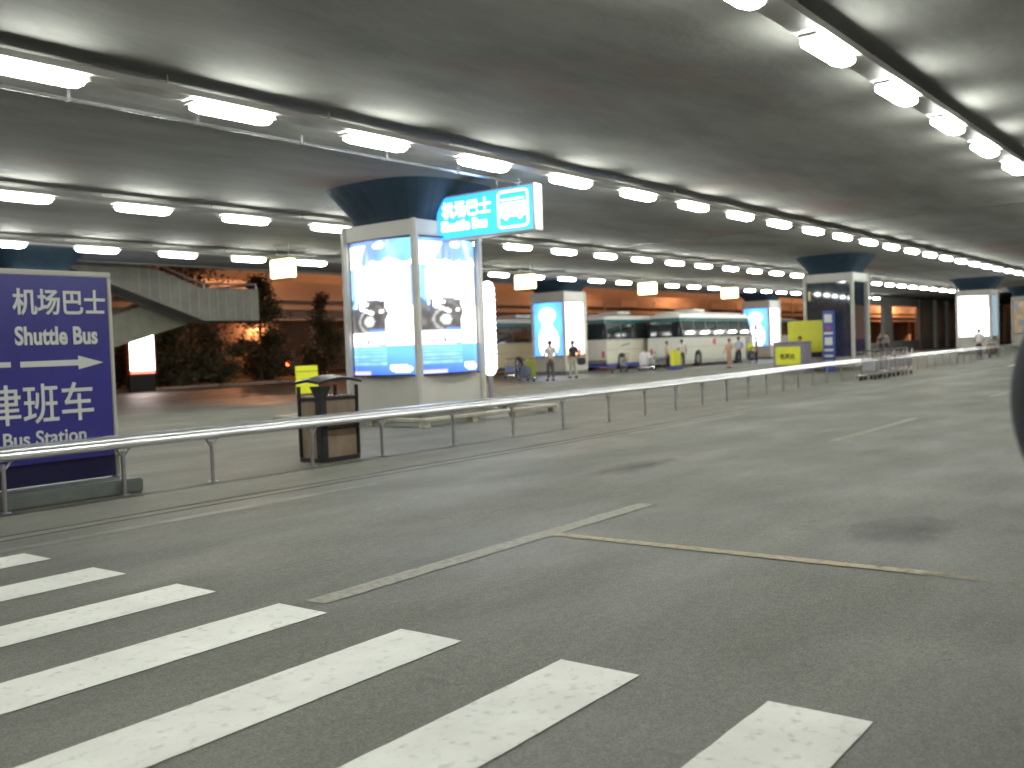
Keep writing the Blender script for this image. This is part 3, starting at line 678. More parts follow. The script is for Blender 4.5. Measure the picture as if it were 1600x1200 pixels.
# ------------------------------------------------------------------ buses
def bus(x, y, L, body, label, emblem=None, H=3.45, skirt=None, up=None, tint=None, ti=.13):
    b = empty('bus', (x, y, -0.012), label, 'bus', 'buses parked in a line behind the pillars')
    Wd = 2.45
    def sect(xx, z0, z1, inset, top=False):
        return [(xx, inset, z0), (xx, Wd - inset, z0), (xx, Wd - inset, z1), (xx, inset, z1)]
    # body below the windows; wheel arches cut as outline from the side
    wx = [L * .20, L * .76]; R_ = .56
    poly = [(0.0, .38)]
    for c in wx:
        poly.append((c - R_, .38))
        for k in range(1, 8): a = math.pi - math.pi * k / 8; poly.append((c + R_ * math.cos(a), .48 + .56 * math.sin(a)))
        poly.append((c + R_, .38))
    poly += [(L + .06, .38), (L + .10, .8), (L + .02, 1.25), (L - .05, 1.86), (.0, 1.86), (-.04, .8)]
    m = MB(); m.prism(poly, 0.0, Wd); o = m.build('body', body, b)
    m = MB(); m.box(wx[0] - R_, wx[0] + R_, .25, Wd - .25, .30, 1.3); m.box(wx[1] - R_, wx[1] + R_, .25, Wd - .25, .30, 1.3); m.build('wheel_well', M_black, o)
    m = MB(); m.box(.05, L, -.012, 0.0, 1.78, 1.82); m.box(.05, L, -.012, 0, 1.22, 1.245); m.build('trim_strip', M_steel, o)
    m = MB(); m.box(0.03, wx[0] - R_, .02, Wd - .02, .16, .375); m.box(wx[0] + R_, wx[1] - R_, .02, Wd - .02, .16, .375); m.box(wx[1] + R_, L, .02, Wd - .02, .16, .375)
    m.build('skirt', skirt or M_blue, b)
    # glasshouse
    slope = .42
    m = MB()
    m.loft([[(.03, .03, 1.861), (L - .07, .03, 1.861), (L - .07, Wd - .03, 1.861), (.03, Wd - .03, 1.861)], [(.06, .03 + ti, 2.84), (L - slope, .03 + ti, 2.84), (L - slope, Wd - .03 - ti, 2.84), (.06, Wd - .03 - ti, 2.84)]])
    m.build('window_band', tint or M_glass, b)
    for k in range(int(L / 1.7) + 1):
        xx = .08 + k * 1.7
        if xx > L - .7: break
        m = MB(); m.loft([[(xx, .005, 1.865), (xx + .07, .005, 1.865), (xx + .07, .0295, 1.865), (xx, .0295, 1.865)], [(xx, .005 + ti, 2.835), (xx + .07, .005 + ti, 2.835), (xx + .07, .0295 + ti, 2.835), (xx, .0295 + ti, 2.835)]]); m.build('window_pillar', pbr('bus_pillar', (.09, .11, .10), .4), b)
    m = MB(); m.prism([(.02, 2.842), (L - slope + .01, 2.842), (L - slope - .08, 3.08), (.04, 3.08)], .17, Wd - .17); m.build('upper_band', up or pbr('bus_teal', (.03, .12, .12), .25, coat=.5), b)
    m = MB(); rings = []
    for xx, dz in ((.03, -.12), (.25, 0), (L * .5, .02), (L - .9, 0), (L - .52, -.13)):
        rings.append([(xx, .15, 3.083), (xx, .19, 3.083 + .20 + dz * .7), (xx, .55, H - .07 + dz), (xx, Wd / 2, H + dz), (xx, Wd - .55, H - .07 + dz), (xx, Wd - .19, 3.083 + .20 + dz * .7), (xx, Wd - .15, 3.083)])
    m.loft(rings); m.build('roof', M_white, b, smooth=False)
    m = MB(); m.box(L * .25, L * .25 + 1.6, .5, Wd - .5, H - .02, H + .16); m.build('roof_unit', M_white, b, bevel=.05)
    for c in wx:
        for yy in (.03, Wd - .30):
            m = MB(); m.cyl((c, yy, .48), (c, yy + .27, .48), .48, 24); t = m.build('wheel', M_rubber, b, bevel=.03)
            m = MB(); m.cyl((c, yy - .012, .48), (c, yy, .48), .27, 20); m.cyl((c, yy - .03, .48), (c, yy - .012, .48), .11, 12); m.build('rim', M_steel, t)
    m = MB(); m.cyl((L + .085, .35, .75), (L + .13, .35, .75), .13, 14); m.build('headlight', M_chrome, b)
    m = MB(); m.cyl((L + .085, Wd - .35, .75), (L + .13, Wd - .35, .75), .13, 14); m.build('headlight', M_chrome, b)
    for yy in (.18, Wd - .34):
        m = MB(); m.box(-.06, -.025, yy, yy + .16, .75, 1.15); m.build('tail_light', M_red, b)
    m = MB(); m.box(-.14, -.03, .05, Wd - .05, .40, .62); m.build('bumper', M_steel, b, bevel=.02)
    m = MB(); m.box(L + .07, L + .20, .05, Wd - .05, .40, .62); m.build('bumper', M_steel, b, bevel=.02)
    m = MB(); m.box(-.03, .031, .25, Wd - .25, 1.95, 2.7); m.build('rear_window', M_glass, b)
    m = MB(); m.path([(L - .3, .02, 2.9), (L + .05, -.16, 2.75), (L + .08, -.18, 2.6)], .02, 6); m.box(L + .03, L + .10, -.26, -.1, 2.2, 2.6); m.build('mirror', M_black, b)
    m = MB(); m.box(L - 1.35, L - .62, -.010, -.001, .42, 1.77); m.build('door', pbr('door_grey', (.25, .27, .26), .4), b)
    if emblem:
        m = MB(); m.cyl((L * .42, -.012, 1.52), (L * .42, -.001, 1.52), .22, 24); m.build('emblem', emblem, b)
        m = MB(); m.cyl((L * .42, -.018, 1.52), (L * .42, -.0125, 1.52), .09, 16); m.build('emblem_centre', pbr('pale_pink', (.5, .25, .27)), b)
    return b
M_bt = pbr('bus_tan', (.52, .43, .24), .35, var=.05, coat=.4); M_bc = pbr('bus_cream', (.64, .61, .48), .3, var=.05, coat=.4); M_bw = pbr('bus_white', (.66, .66, .58), .25, var=.05, coat=.5)
M_warm = pbr('warm_glass', (.05, .034, .022), .05, var=.5, scale=.5, spec=1.0, coat=1.0, bump=.10, bscale=1.2)
bus(46.0, 36.2, 11.3, M_bt, 'tan and teal bus farthest left, partly behind the blue and cream kiosk', tint=M_warm, skirt=pbr('dark_teal_skirt', (.03, .05, .06)))
bb_ = bus(50.9, 31.45, 8.6, M_bc, 'cream bus with teal upper band and blue skirt, right of the cream poster', ti=.10)
m = MB(); m.add([(1.4, -.006, 1.35), (1.9, -.006, 1.55), (2.9, -.006, 1.62), (2.5, -.006, 1.50), (2.0, -.006, 1.45)], [(0, 1, 2, 3, 4)]); m.build('bird_emblem', pbr('teal_emblem', (.12, .3, .3)), bb_)
bus(55.2, 28.6, 10.8, M_bw, 'white coach with round red emblem and sloping windscreen', emblem=M_red, H=3.5, skirt=pbr('white_skirt', (.4, .41, .38)))
bus(77.5, 33.6, 11.0, M_bw, 'distant white bus showing its roof above the big yellow board', tint=M_warm)

# ------------------------------------------------------------------ yellow counter, boards and slim blue sign
ct = empty('ticket_counter', (41.4, 15.66, .012), 'mauve grey service counter with yellow front panel and dark characters', 'counter')
m = MB(); m.box(0, .95, 0, 1.36, 0, 1.31); m.build('body', M_mauve, ct, bevel=.02)
m = MB(); m.box(-.05, 1.0, -.04, 1.40, 1.312, 1.36); m.build('top', M_mauve, ct, bevel=.01)
m = MB(); m.box(-.012, -.001, .14, 1.26, .36, 1.14); m.build('front_panel', M_yel2, ct)
text('lettering', '售票处', .25, (-.018, 1.06, .62), FACE_WEST, M_black, ct, bold=.003, sx=.92)
yb = empty('yellow_board', (43.3, 15.40, .012), 'large plain yellow board on posts behind the service counter', 'board')
m = MB(); m.box(-.02, .02, 0, 1.68, .85, 2.27); m.build('panel', M_yel, yb, bevel=.008)
for y in (.12, 1.5):
    m = MB(); m.cyl((.045, y, 0), (.045, y, 2.2), .022, 8); m.box(-.2, .1, y - .06, y + .06, 0, .04); m.build('post', M_steel, yb)
bs = empty('blue_info_sign', (42.9, 14.80, .012), 'slim upright blue information sign with white symbol squares beside the dark kiosk', 'sign')
m = MB(); m.box(-.06, .06, 0, .52, 0, 2.66); m.build('panel', M_blue, bs, bevel=.015)
for zz, hh_ in ((2.14, .36), (1.15, .34)):
    m = MB(); m.box(-.068, -.061, .09, .43, zz, zz + hh_); m.build('white_square', M_letter, bs)
for zz in (1.62, .88, .62, .38): m = MB(); m.box(-.068, -.061, .06, .46, zz, zz + .10); m.build('text_bar', M_letter, bs)
m = MB(); m.cyl((-.068, .26, 1.90), (-.061, .26, 1.90), .10, 14); m.build('red_dot', M_red, bs)
ab = empty('yellow_stand', (49.3, 26.2, 0.0), 'upright bright yellow stand with blue base in front of the cream bus', 'display stand')
m = MB(); m.box(-.05, .85, -.1, .1, .22, 1.1); m.build('panel', M_yel2, ab, bevel=.02)
m = MB(); m.box(-.08, .88, -.2, .2, 0, .218); m.build('base', M_blue, ab, bevel=.02)

# ------------------------------------------------------------------ luggage trolleys
def trolley(x, y, rz, label, group='luggage trolleys', panel=None):
    t = empty('luggage_trolley', (x, y, .012), label, 'luggage trolley', group, rz)
    m = MB()
    m.path([(-.45, -.24, .16), (.45, -.16, .16), (.5, 0, .2), (.45, .16, .16), (-.45, .24, .16)], .016, 6); m.path([(-.45, -.24, .16), (-.45, .24, .16)], .016, 6)
    for x_ in (-.25, -.05, .15, .33): m.path([(x_, -.2, .165), (x_, .2, .165)], .008, 5)
    m.path([(-.42, -.24, .16), (-.55, -.24, .98)], .018, 6); m.path([(-.42, .24, .16), (-.55, .24, .98)], .018, 6)
    m.build('frame', M_chrome, t)
    m = MB(); m.path([(-.55, -.26, .98), (-.55, .26, .98)], .022, 8); m.build('handle', M_black, t)
    m = MB(); m.path([(-.5, -.24, .72), (-.28, -.22, .74), (-.28, .22, .74), (-.5, .24, .72)], .01, 6); m.path([(-.32, -.22, .6), (-.32, .22, .6)], .008, 5)
    for yy in (-.2, -.1, 0, .1, .2): m.path([(-.5, yy, .60), (-.3, yy, .60), (-.28, yy, .74)], .006, 4)
    m.build('basket', M_chrome, t)
    m = MB(); m.box(-.505, -.49, -.22, .22, .32, .62); m.build('advert_panel', panel or M_steel, t)
    for wx_, wy in ((-.4, -.22), (-.4, .22), (.42, 0)):
        m = MB(); m.cyl((wx_, wy - .02, .07), (wx_, wy + .02, .07), .068, 12); m.cyl((wx_, wy, .07), (wx_, wy, .16), .012, 5); m.build('wheel', M_rubber, t)
    return t
M_bp = pbr('pale_blue_advert', (.16, .22, .42), .4)
t0 = trolley(33.4, 10.55, math.pi, 'first metal trolley at the left end of the nested row by the rail', 'nested trolleys by the rail')
for i in range(1, 9):
    c_ = copy_tree(t0, '%s metal trolley from the left in the nested row by the rail' % ordn(i)); c_.location = (33.4 + i * .60, 10.55 + .015 * i + .03 * (i % 2), .012)
trolley(39.0, 30.0, R(200), 'lone trolley with blue panel between the big kiosk and the blue poster', panel=M_bp)
trolley(35.2, 25.9, R(250), 'trolley with blue panel pushed by the white shirted traveller', panel=M_blue)
trolley(45.7, 27.6, R(160), 'trolley with pale blue panel in front of the cream bus', panel=M_bp)
trolley(49.1, 27.8, R(90), 'trolley loaded with white sacks in front of the cream bus', panel=M_white)
trolley(60.6, 26.4, R(40), 'trolley with dark suitcase near the small lit kiosk', panel=M_mauve)
trolley(61.6, 12.2, R(180), 'far right trolley loaded with a brown box', panel=M_mauve)
def bag(x, y, z0, sx, sy, sz, mat, name, label, cat, rz=0):
    o = empty(name, (x, y, z0), label, cat, None, rz)
    m = MB(); m.box(-sx / 2, sx / 2, -sy / 2, sy / 2, 0, sz); b_ = m.build('shell', mat, o, bevel=min(sx, sy) * .22, seg=3)
    m = MB(); m.path([(-.08, 0, sz - .01), (-.08, 0, sz + .05), (.08, 0, sz + .05), (.08, 0, sz - .01)], .01, 6); m.build('handle', M_black, o)
    return o
bag(49.1, 27.85, .19, .62, .5, .85, pbr('white_sack', (.6, .58, .6), .7, bump=.3, bscale=8), 'sack', 'tall white sack on the trolley in front of the cream bus', 'sack')
bag(60.75, 26.55, .19, .75, .4, .62, M_black, 'suitcase', 'dark suitcase on the trolley near the small lit kiosk', 'suitcase', R(40))
bag(60.9, 26.65, .83, .55, .3, .45, M_yel2, 'shopping_bag', 'yellow and green bag on top of the dark suitcase', 'bag', R(40))
bag(61.45, 12.2, .19, .8, .5, .62, pbr('brown_box', (.16, .12, .08), .7), 'box', 'brown box on the far right trolley', 'box')
bag(35.15, 26.0, .19, .5, .4, .5, pbr('slate_case', (.10, .12, .2), .5), 'suitcase', 'slate blue suitcase on the trolley beside the white shirted traveller', 'suitcase', R(70))
bag(35.5, 25.95, .19 + .0, .2, .4, .78, pbr('green_yellow_bag', (.30, .34, .04), .6), 'shopping_bag', 'tall yellow green bag on the trolley beside the white shirted traveller', 'bag', R(70))

# ------------------------------------------------------------------ people
def skin_mesh(name, verts, edges, rad, mat, parent, levels=1, root=0):
    me = bpy.data.meshes.new(name); me.from_pydata(verts, edges, [])
    o = bpy.data.objects.new(name, me); COL.objects.link(o)
    mod = o.modifiers.new('s', 'SKIN'); mod.use_smooth_shade = True
    sv = me.skin_vertices[0].data
    for i, r__ in enumerate(rad):
        sv[i].radius = (r__, r__) if not isinstance(r__, tuple) else r__
    sv[root].use_root = True
    sub = o.modifiers.new('u', 'SUBSURF'); sub.levels = levels; sub.render_levels = levels
    dg = bpy.context.evaluated_depsgraph_get(); dg.update()
    me2 = bpy.data.meshes.new_from_object(o.evaluated_get(dg)); bpy.data.objects.remove(o)
    me2.materials.clear(); me2.materials.append(mat)
    for p in me2.polygons: p.use_smooth = True
    o = bpy.data.objects.new(name, me2); COL.objects.link(o)
    if parent: o.parent = parent
    return o
def person(x, y, rz, label, shirt, trousers, h=1.68, stride=.0, lean=.0, hands=None, long_sleeve=False, fingers=True, hair_long=False):
    """faces local +X; hands = ((x,y,z) left, (x,y,z) right) in units of height"""
    p = empty('person', (x, y, .012), label, 'person', None, rz); s = h
    hl, hr = hands or ((.02, .145, .46), (.02, -.145, .46))
    def L_(px, py, pz): return Vector(((px + lean * max(0, pz - .52)) * s, py * s, pz * s))
    P = {'pel': L_(0, 0, .53), 'bel': L_(.005, 0, .60), 'che': L_(.0, 0, .72), 'sho': L_(-.005, 0, .80), 'nek': L_(.0, 0, .845), 'hd0': L_(.012, 0, .885), 'hd1': L_(.012, 0, .93), 'hd2': L_(.006, 0, .965)}
    V = list(P.values()); E_ = [(i, i + 1) for i in range(7)]
    Rr = [(.085 * s, .062 * s), (.075 * s, .055 * s), (.085 * s, .062 * s), (.06 * s, .045 * s), .032 * s, .042 * s, .050 * s, .036 * s]
    def add(par, v, r): V.append(Vector(v)); E_.append((par, len(V) - 1)); Rr.append(r); return len(V) - 1
    ends = {}
    for sd, hand in ((1, hl), (-1, hr)):
        sh = add(3, L_(-.005, .105 * sd, .80), .036 * s)
        hv = Vector((hand[0] * s + lean * max(0, hand[2] - .52) * s, hand[1] * s, hand[2] * s)); shv = V[sh]
        mid = (shv + hv) / 2; d_ = (hv - shv).length; full = .33 * s
        off = math.sqrt(max(0.0, (full / 2) ** 2 - (d_ / 2) ** 2))
        el = mid + Vector((-.6, .5 * sd, -.5)).normalized() * min(off, .14 * s)
        e = add(sh, el, .026 * s); wr = add(e, hv, .016 * s); dr = (hv - el).normalized()
        pal = add(wr, hv + dr * .04 * s, .017 * s); ends[sd] = (shv, el, hv)
        if fingers:
            side = Vector((1, 0, 0)) if abs(dr.x) < .7 else Vector((0, 1, 0))
            for k, ln in enumerate((.045, .052, .048, .036)):
                b0 = V[pal] + side * (k - 1.5) * .011 * s; f1 = add(pal, b0 + dr * ln * .55 * s, .0048 * s); add(f1, b0 + dr * ln * .9 * s + Vector((0, -sd, 0)) * .012 * s, .004 * s)
            th = add(wr, hv + dr * .025 * s + side * .024 * s, .0055 * s); add(th, hv + dr * .05 * s + side * .032 * s, .0045 * s)
    legs = {}
    for sd in (1, -1):
        fx = stride * sd
        hip = add(0, L_(0, .052 * sd, .49), .052 * s); kn = add(hip, Vector(((fx * .55 + .012) * s, .055 * sd * s, .285 * s)), .034 * s)
        an = add(kn, Vector(((fx - (.02 if fx < 0 else 0)) * s, .055 * sd * s, .045 * s)), .021 * s); toe = add(an, Vector(((fx + .075) * s, .065 * sd * s, .018 * s)), .017 * s)
        legs[sd] = (V[hip], V[kn], V[an])
    body = skin_mesh('body', V, E_, Rr, M_skin, p)
    # nose and ears in one small child mesh each
    m = MB(); hc = P['hd1']; m.ball(hc + Vector((.052 * s, 0, -.006 * s)), .010 * s, .007 * s, .014 * s, 8, 6); m.build('nose', M_skin, p, smooth=True)
    for sd in (1, -1):
        m = MB(); m.ball(hc + Vector((.0, .052 * s * sd, -.004 * s)), .010 * s, .005 * s, .017 * s, 8, 6); m.build('ear', M_skin, p, smooth=True)
        m = MB(); m.ball(hc + Vector((.047 * s, .019 * s * sd, .008 * s)), .004 * s, .006 * s, .004 * s, 6, 4); m.build('eye', M_black, p)
    m = MB(); m.ball(hc + Vector((-.008 * s, 0, .014 * s)), .060 * s, .057 * s, .062 * s, 16, 12)
    for i, v in enumerate(m.v):
        v = Vector(v)
        if v.x > hc.x + .022 * s and v.z < hc.z + .034 * s: v.x = hc.x + .018 * s
        if v.z < hc.z - (.05 if hair_long else .025) * s: v.z = hc.z - (.06 if hair_long else .03) * s
        m.v[i] = tuple(v)
    m.build('hair', M_hair, p, smooth=True)
    # shirt
    V2 = [P['pel'] + Vector((0, 0, .01 * s)), P['bel'], P['che'], P['sho'], (P['sho'] + P['nek']) / 2]; E2 = [(0, 1), (1, 2), (2, 3), (3, 4)]
    R2_ = [(.098 * s, .074 * s), (.090 * s, .068 * s), (.098 * s, .073 * s), (.075 * s, .056 * s), .040 * s]
    for sd in (1, -1):
        a, e, hv = ends[sd]; V2.append(a); E2.append((3, len(V2) - 1)); R2_.append(.046 * s)
        V2.append(a.lerp(e, .95 if long_sleeve else .75)); E2.append((len(V2) - 2, len(V2) - 1)); R2_.append(.037 * s)
        if long_sleeve: V2.append(e.lerp(hv, .93)); E2.append((len(V2) - 2, len(V2) - 1)); R2_.append(.026 * s)
    skin_mesh('shirt', V2, E2, R2_, shirt, p)
    V3 = [P['pel'] + Vector((0, 0, .03 * s)), P['pel'] - Vector((0, 0, .025 * s))]; E3 = [(0, 1)]; R3_ = [(.090 * s, .068 * s), (.088 * s, .068 * s)]
    for sd in (1, -1):
        a, k_, an = legs[sd]
        for q, r3 in ((a, .060), (k_, .044), (an + Vector((0, 0, .012 * s)), .036)):
            V3.append(q); E3.append((1 if r3 == .060 else len(V3) - 2, len(V3) - 1)); R3_.append(r3 * s)
        m = MB(); m.ball(an + Vector((.035 * s, .004 * sd * s, -.022 * s)), .075 * s, .03 * s, .026 * s, 10, 6); m.build('shoe', M_black, p, smooth=True)
    skin_mesh('trousers', V3, E3, R3_, trousers, p)
    return p
C_wh = pbr('white_cloth', (.58, .56, .56), .8, var=.06, scale=12, bump=.2, bscale=25); C_dk = pbr('dark_cloth', (.03, .032, .05), .85, var=.2, bump=.2, bscale=25)
C_ol = pbr('olive_grey_cloth', (.08, .09, .07), .85); C_pale = pbr('pale_cloth', (.42, .43, .33), .8, bump=.2, bscale=25); C_pink = pbr('pink_cloth', (.52, .32, .24), .8, bump=.2, bscale=25)
C_lb = pbr('light_blue_cloth', (.36, .44, .55), .8)
person(35.8, 25.1, R(70), 'person in white shirt and dark trousers standing at the trolley with the blue panel', C_wh, C_ol, h=1.8, stride=.03, hands=((.16, .12, .58), (.12, -.16, .56)))
person(38.6, 25.75, R(78), 'person in dark top and pale trousers walking with a black shoulder bag', C_dk, C_pale, h=1.78, stride=.05, hands=((.02, .15, .47), (.04, -.17, .52)))
sb = empty('shoulder_bag', (38.85, 25.45, .62), 'black shoulder bag at the side of the person in pale trousers', 'bag', None, R(120))
m = MB(); m.box(-.2, .2, -.09, .09, 0, .34); m.build('pouch', M_black, sb, bevel=.06, seg=3)
m = MB(); m.path([(-.18, 0, .3), (-.05, .12, .72), (.18, 0, .3)], .015, 6); m.build('strap', M_black, sb)
person(52.6, 27.3, R(30), 'person in white shirt and dark trousers beside the yellow stand', C_wh, C_dk, hands=((.10, .13, .56), (.08, -.14, .5)))
person(50.0, 26.9, R(-80), 'person in pale pinkish shirt behind the yellow stand', pbr('pinkish_white_cloth', (.6, .5, .48), .8), C_dk, h=1.6)
person(50.7, 23.4, R(160), 'person dressed all in pink near the front wheel of the white coach', C_pink, C_pink, h=1.62, long_sleeve=True, hands=((.14, .1, .56), (.12, -.12, .54)))
person(58.6, 26.4, R(20), 'person in light blue shirt and dark trousers at the front of the white coach', C_lb, C_dk, h=1.74, hands=((.15, .1, .58), (.15, -.1, .58)))
person(60.2, 25.9, R(100), 'person in grey shirt behind the dark suitcase trolley', pbr('grey_cloth', (.2, .2, .22), .8), C_dk, h=1.7)
person(42.82, 16.35, R(180), 'dark haired person behind the yellow fronted counter', C_wh, C_dk, h=1.58)
person(58.8, 12.3, R(10), 'far right person in white shirt bending to push a loaded trolley', C_wh, C_dk, h=1.66, stride=.13, lean=.6, hands=((.25, .1, .58), (.25, -.1, .58)), long_sleeve=True)
person(85.5, 25.6, R(200), 'tiny dark dressed person standing in front of the orange lit opening', C_dk, C_dk, h=1.7)
person(88.6, 26.0, R(170), 'tiny grey dressed person right of the dark dressed one by the openings', pbr('grey_cloth', (.2, .2, .22), .8), C_dk, h=1.7)
NP = person(2.215, .018, R(-52.7), 'dark clad person very close, cropped away by the right picture edge', C_dk, C_dk, h=1.74, long_sleeve=True)
bp = empty('backpack', (2.055, .229, 1.37), 'dark rounded bag bulging in at the right picture edge, very close', 'backpack', None, R(-52.7))
C_bk = pbr('near_black_cloth', (.006, .007, .012), .9, var=.2, bump=.3, bscale=60)
m = MB(); m.ball((0, 0, 0), .14, .17, .215, 28, 20); m.build('pouch', C_bk, bp, smooth=True)
m = MB(); m.path([(.10, .08, .14), (.20, .09, .16), (.26, .09, .05), (.22, .09, -.12), (.10, .08, -.15)], .013, 6); m.path([(.10, -.08, .14), (.20, -.09, .16), (.26, -.09, .05), (.22, -.09, -.12), (.10, -.08, -.15)], .013, 6); m.build('strap', C_bk, bp)

# ------------------------------------------------------------------ outdoors: viaduct, trees, lamps, far buildings
vd = empty('viaduct', (40, 60, -0.05), 'orange lit elevated road viaduct running behind the buses', 'viaduct')
m = MB(); m.box(-90, 420, 0, 10, 5.2, 6.2); m.build('deck', M_via, vd)
m = MB(); m.box(-90, 420, -.3, 0, 5.9, 7.3); m.build('parapet', M_via, vd)
m = MB(); m.box(-90, 420, 10.4, 10.7, 4.6, 13.5); m.build('noise_wall', M_via, vd)
m = MB(); m.box(-90, 420, .6, 1.6, 4.4, 5.2); m.build('edge_beam', M_via, vd)
for k in range(0, 31):
    x = -80 + k * 16
    m = MB(); m.box(x - .9, x + .9, 3, 7, 0, 5.2); m.build('pier', M_via, vd)
for k in range(22):
    m = MB(); m.box(44 + k * 8, 47.8 + k * 8, -.36, -.301, 6.0, 6.75); m.build('parapet_panel', pbr('pale_panel', (.45, .38, .34), .7), vd)
rw = MB(); rw.box(-60, 320, 74, 75, 0, 5.0); tag(rw.build('boundary_wall', pbr('dark_wall', (.34, .24, .17), .8, var=.3, scale=.2)), 'dark brown boundary wall seen under the viaduct', 'wall')
def unseen_street_lamp(x, y, lab, power=5200, h=9.5):  # unseen sodium lamps put outside for the orange glow, with bodies added
    s = empty('unseen_street_lamp', (x, y, .0), lab, 'street lamp', 'unseen sodium street lamps behind the roof edge')
    m = MB(); m.cyl((0, 0, 0), (0, 0, h), .11, 10, .07); m.cyl((0, 0, h), (0, 1.6, h + .25), .05, 8); m.build('pole', M_steel, s)
    m = MB(); m.box(-.15, .15, 1.4, 2.1, h + .16, h + .3); m.build('head', M_steel, s, bevel=.03)
    m = MB(); m.box(-.12, .12, 1.45, 2.05, h + .13, h + .158); m.build('lamp_glass', emis('sodium_glass', (1, .45, .12), 20), s)
    ld = bpy.data.lights.new('sodium', 'POINT'); ld.energy = power; ld.color = (1.0, .40, .17); ld.shadow_soft_size = .2
    lo = bpy.data.objects.new('bulb', ld); COL.objects.link(lo); lo.location = (0, 1.75, h - .05); lo.parent = s
LN = ['left of the staircase', 'behind the left trees', 'right of the big kiosk', 'behind the cream bus', 'behind the white coach', 'beyond the yellow board', 'beyond the dark glass kiosk', 'beyond the left orange opening', 'beyond the right orange opening', 'behind the glazed facade']
for i, x in enumerate((18, 44, 66, 88, 112, 140, 172, 205, 240, 280)): unseen_street_lamp(x, 54.5, 'tall unseen sodium street lamp on the back road ' + LN[i], power=(220, 1000, 1700, 1350, 1200, 1400, 2500, 6500, 8000, 8000)[i])  # farthest ones added to brighten the viaduct behind the openings

unseen_street_lamp(34, 71.5, 'sodium lamp added under the viaduct behind the left trees to light the wall', power=240, h=4.0)  # added lamps that brighten the boundary wall and the left background
unseen_street_lamp(58, 71.5, 'sodium lamp added under the viaduct behind the big kiosk to light the wall', power=240, h=4.0)

def leaf_mass(fn, n, size, seed):
    rnd = random.Random(seed); vs = []; fs = []
    for k in range(n):
        c_ = fn(rnd)
        if c_ is None: continue
        a = Vector((rnd.uniform(-1, 1), rnd.uniform(-1, 1), rnd.uniform(-.6, .6))).normalized(); b = a.orthogonal().normalized(); s_ = size * rnd.uniform(.5, 1.3)
        b = (Matrix.Rotation(rnd.uniform(0, 6.28), 3, a) @ b)
        o = len(vs); vs += [c_ - a * s_, c_ + b * s_ * .45, c_ + a * s_, c_ - b * s_ * .45]; fs.append((o, o + 1, o + 2, o + 3))
    return MB().add(vs, fs)
def tree(x, y, h, rad, lab, seed, z0=.9, conifer=False, name='tree', nleaf=5200):
    t = empty(name, (x, y, .05), lab, 'tree', 'trees and shrubs beyond the back road')
    rnd = random.Random(seed)
    m = MB(); m.cyl((0, 0, 0), (.1, .05, h * .75), .12, 10, .03)
    cl = []
    for k in range(26):
        tz = rnd.uniform(.0, 1); a = rnd.uniform(0, 6.28)
        prof_ = (1 - tz) ** .8 if conifer else math.sin(math.pi * min(1, .18 + tz * .82)) ** .7
        r__ = rad * prof_ * rnd.uniform(.35, 1.0); cz = z0 + (h - z0) * tz
        cl.append((Vector((r__ * math.cos(a), r__ * math.sin(a), cz)), rad * rnd.uniform(.22, .42) * (0.5 + .5 * prof_)))
        m.cyl((.05, .02, max(.2, cz * .75)), tuple(cl[-1][0]), .035, 5, .012)
    m.build('trunk', pbr('bark', (.06, .045, .03), .9), t)
    def fn(r2):
        c_, cr = cl[r2.randrange(len(cl))]
        v = Vector((r2.gauss(0, .5), r2.gauss(0, .5), r2.gauss(0, .42))) * cr
        if v.z + c_.z < .1: return None
        return c_ + v * 1.3
    leaf_mass(fn, nleaf, .13, seed).build('crown', pbr('dark_foliage', (.05, .055, .025), .7, var=.5, scale=1.1, col2=(.12, .10, .045)), t)
tree(38.2, 46.2 + 2, 6.3, 1.9, 'dark spiky evergreen tree right of the staircase landing', 3, conifer=True, name='evergreen_tree', nleaf=7000)
tree(43.6, 48.6, 5.4, 1.7, 'dark tree touching the left edge of the big kiosk', 8, conifer=True, name='evergreen_tree')
tree(31.5, 47.2, 3.3, 1.7, 'dark bush below the staircase landing, right of the lit billboard', 11, z0=.2, name='bush')
tree(34.2, 47.6, 3.0, 1.8, 'wide dark bush between the landing and the evergreen', 14, z0=.2, name='bush')
tree(29.9, 49.0, 3.6, 1.6, 'dark bush directly behind the lit billboard', 19, z0=.2, name='bush')
tree(36.3, 52.5, 8.5, 2.9, 'tall loose tree whose branches show above the landing', 23, z0=2.6)
tree(25.5, 50.5, 4.2, 2.2, 'dark tree behind the lower stair flight', 31, z0=.5)
tree(41.0, 51.0, 2.4, 1.6, 'low bush between the two evergreens', 37, z0=.1, name='bush')
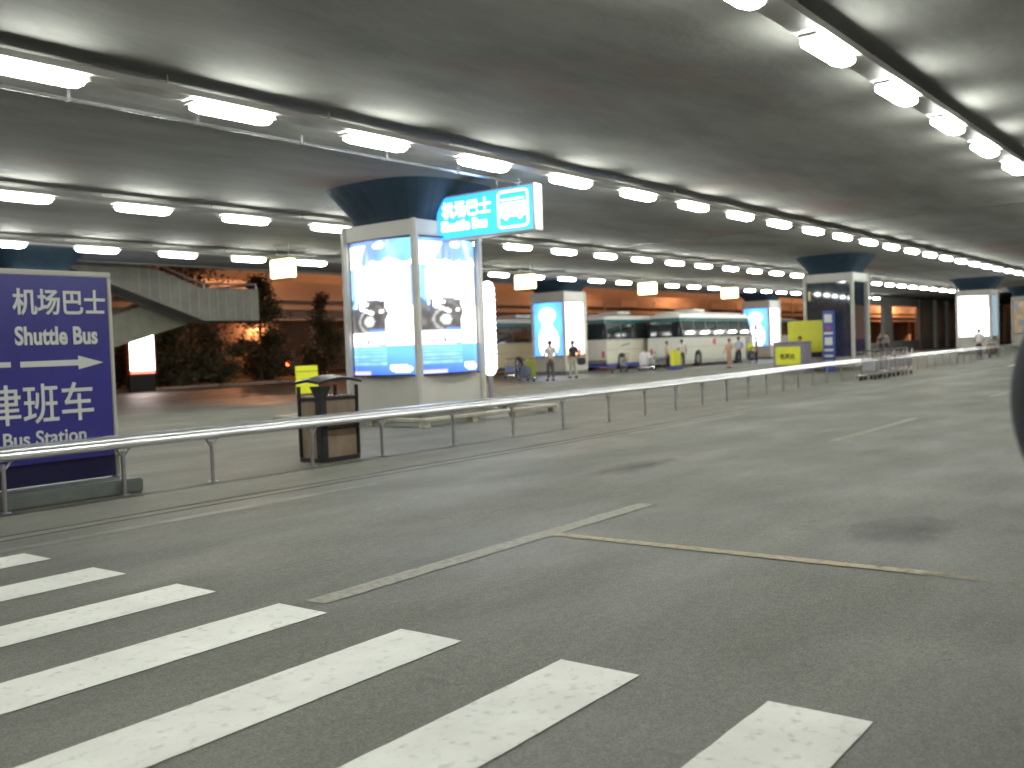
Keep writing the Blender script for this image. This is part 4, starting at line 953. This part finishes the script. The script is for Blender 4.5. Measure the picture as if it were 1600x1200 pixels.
# van with glinting lamps beyond the trees
vn = empty('parked_van', (49.0, 57.2, -0.05), 'dark van with glinting lamps under the viaduct left of the big kiosk', 'van', None, R(8))
m = MB(); m.prism([(-2.2, .35), (-2.2, 1.2), (-2.0, 1.95), (1.0, 2.0), (1.6, 1.3), (2.3, 1.1), (2.35, .35)], -.85, .85); vb = m.build('body', pbr('dark_car_paint', (.03, .02, .02), .25, coat=.6), vn, bevel=.08)
m = MB(); m.prism([(-1.9, 1.25), (-1.8, 1.85), (.95, 1.88), (1.4, 1.3)], -.862, -.851); m.build('side_window', M_glass, vn)
for x in (-1.4, 1.5):
    for yy in (-.88, .66):
        m = MB(); m.cyl((x, yy, .33), (x, yy + .22, .33), .33, 16); wl = m.build('wheel', M_rubber, vn); m = MB(); m.cyl((x, yy - .01, .33), (x, yy, .33), .18, 12); m.build('rim', M_steel, wl)
m = MB(); m.box(2.34, 2.37, -.75, -.5, .7, .9); m.build('headlight', emis('head_lamp', (1, .9, .7), 12), vn)
m = MB(); m.box(-2.23, -2.19, -.8, -.6, .9, 1.2); m.build('tail_light', emis('tail_lamp', (1, .1, .03), 8), vn)

# grey wall with openings, then a glazed front, at the far end of the hall
M_fg = pbr('facade_grey', (.22, .225, .215), .6, var=.15, scale=.3)
ew = empty('end_wall', (82.0, 28.3, -0.03), 'grey wall framing the two orange lit openings', 'wall')
m = MB(); m.box(0, 25.8, 0, .3, 4.38, 5.17); m.build('header_beam', M_fg, ew)
m = MB(); m.box(13.8, 16.4, -.02, .32, 0, 4.375); m.build('column', M_fg, ew)
m = MB(); m.box(0, 13.78, 0, .3, 0, .8); m.build('parapet', M_fg, ew)
m = MB(); m.box(16.42, 25.8, 0, .3, 0, .95); m.build('parapet', M_fg, ew)
gf = empty('glazed_facade', (107.9, 28.2, -0.03), 'grey glazed building front at the far end beyond the orange openings', 'building')
m = MB(); m.box(0, 60, 0, .4, 0, 5.17); m.build('wall', M_fg, gf)
for k in range(11): m = MB(); m.box(1.0 + k * 5, 4.6 + k * 5, -.05, -.001, .9, 4.2); m.build('window', pbr('facade_glass', (.13, .145, .145), .3, var=.3, scale=.3), gf)
for k in range(11): m = MB(); m.box(4.9 + k * 5, 5.7 + k * 5, -.4, -.051, 0, 5.16); m.build('column', pbr('facade_column', (.5, .52, .5), .6), gf)
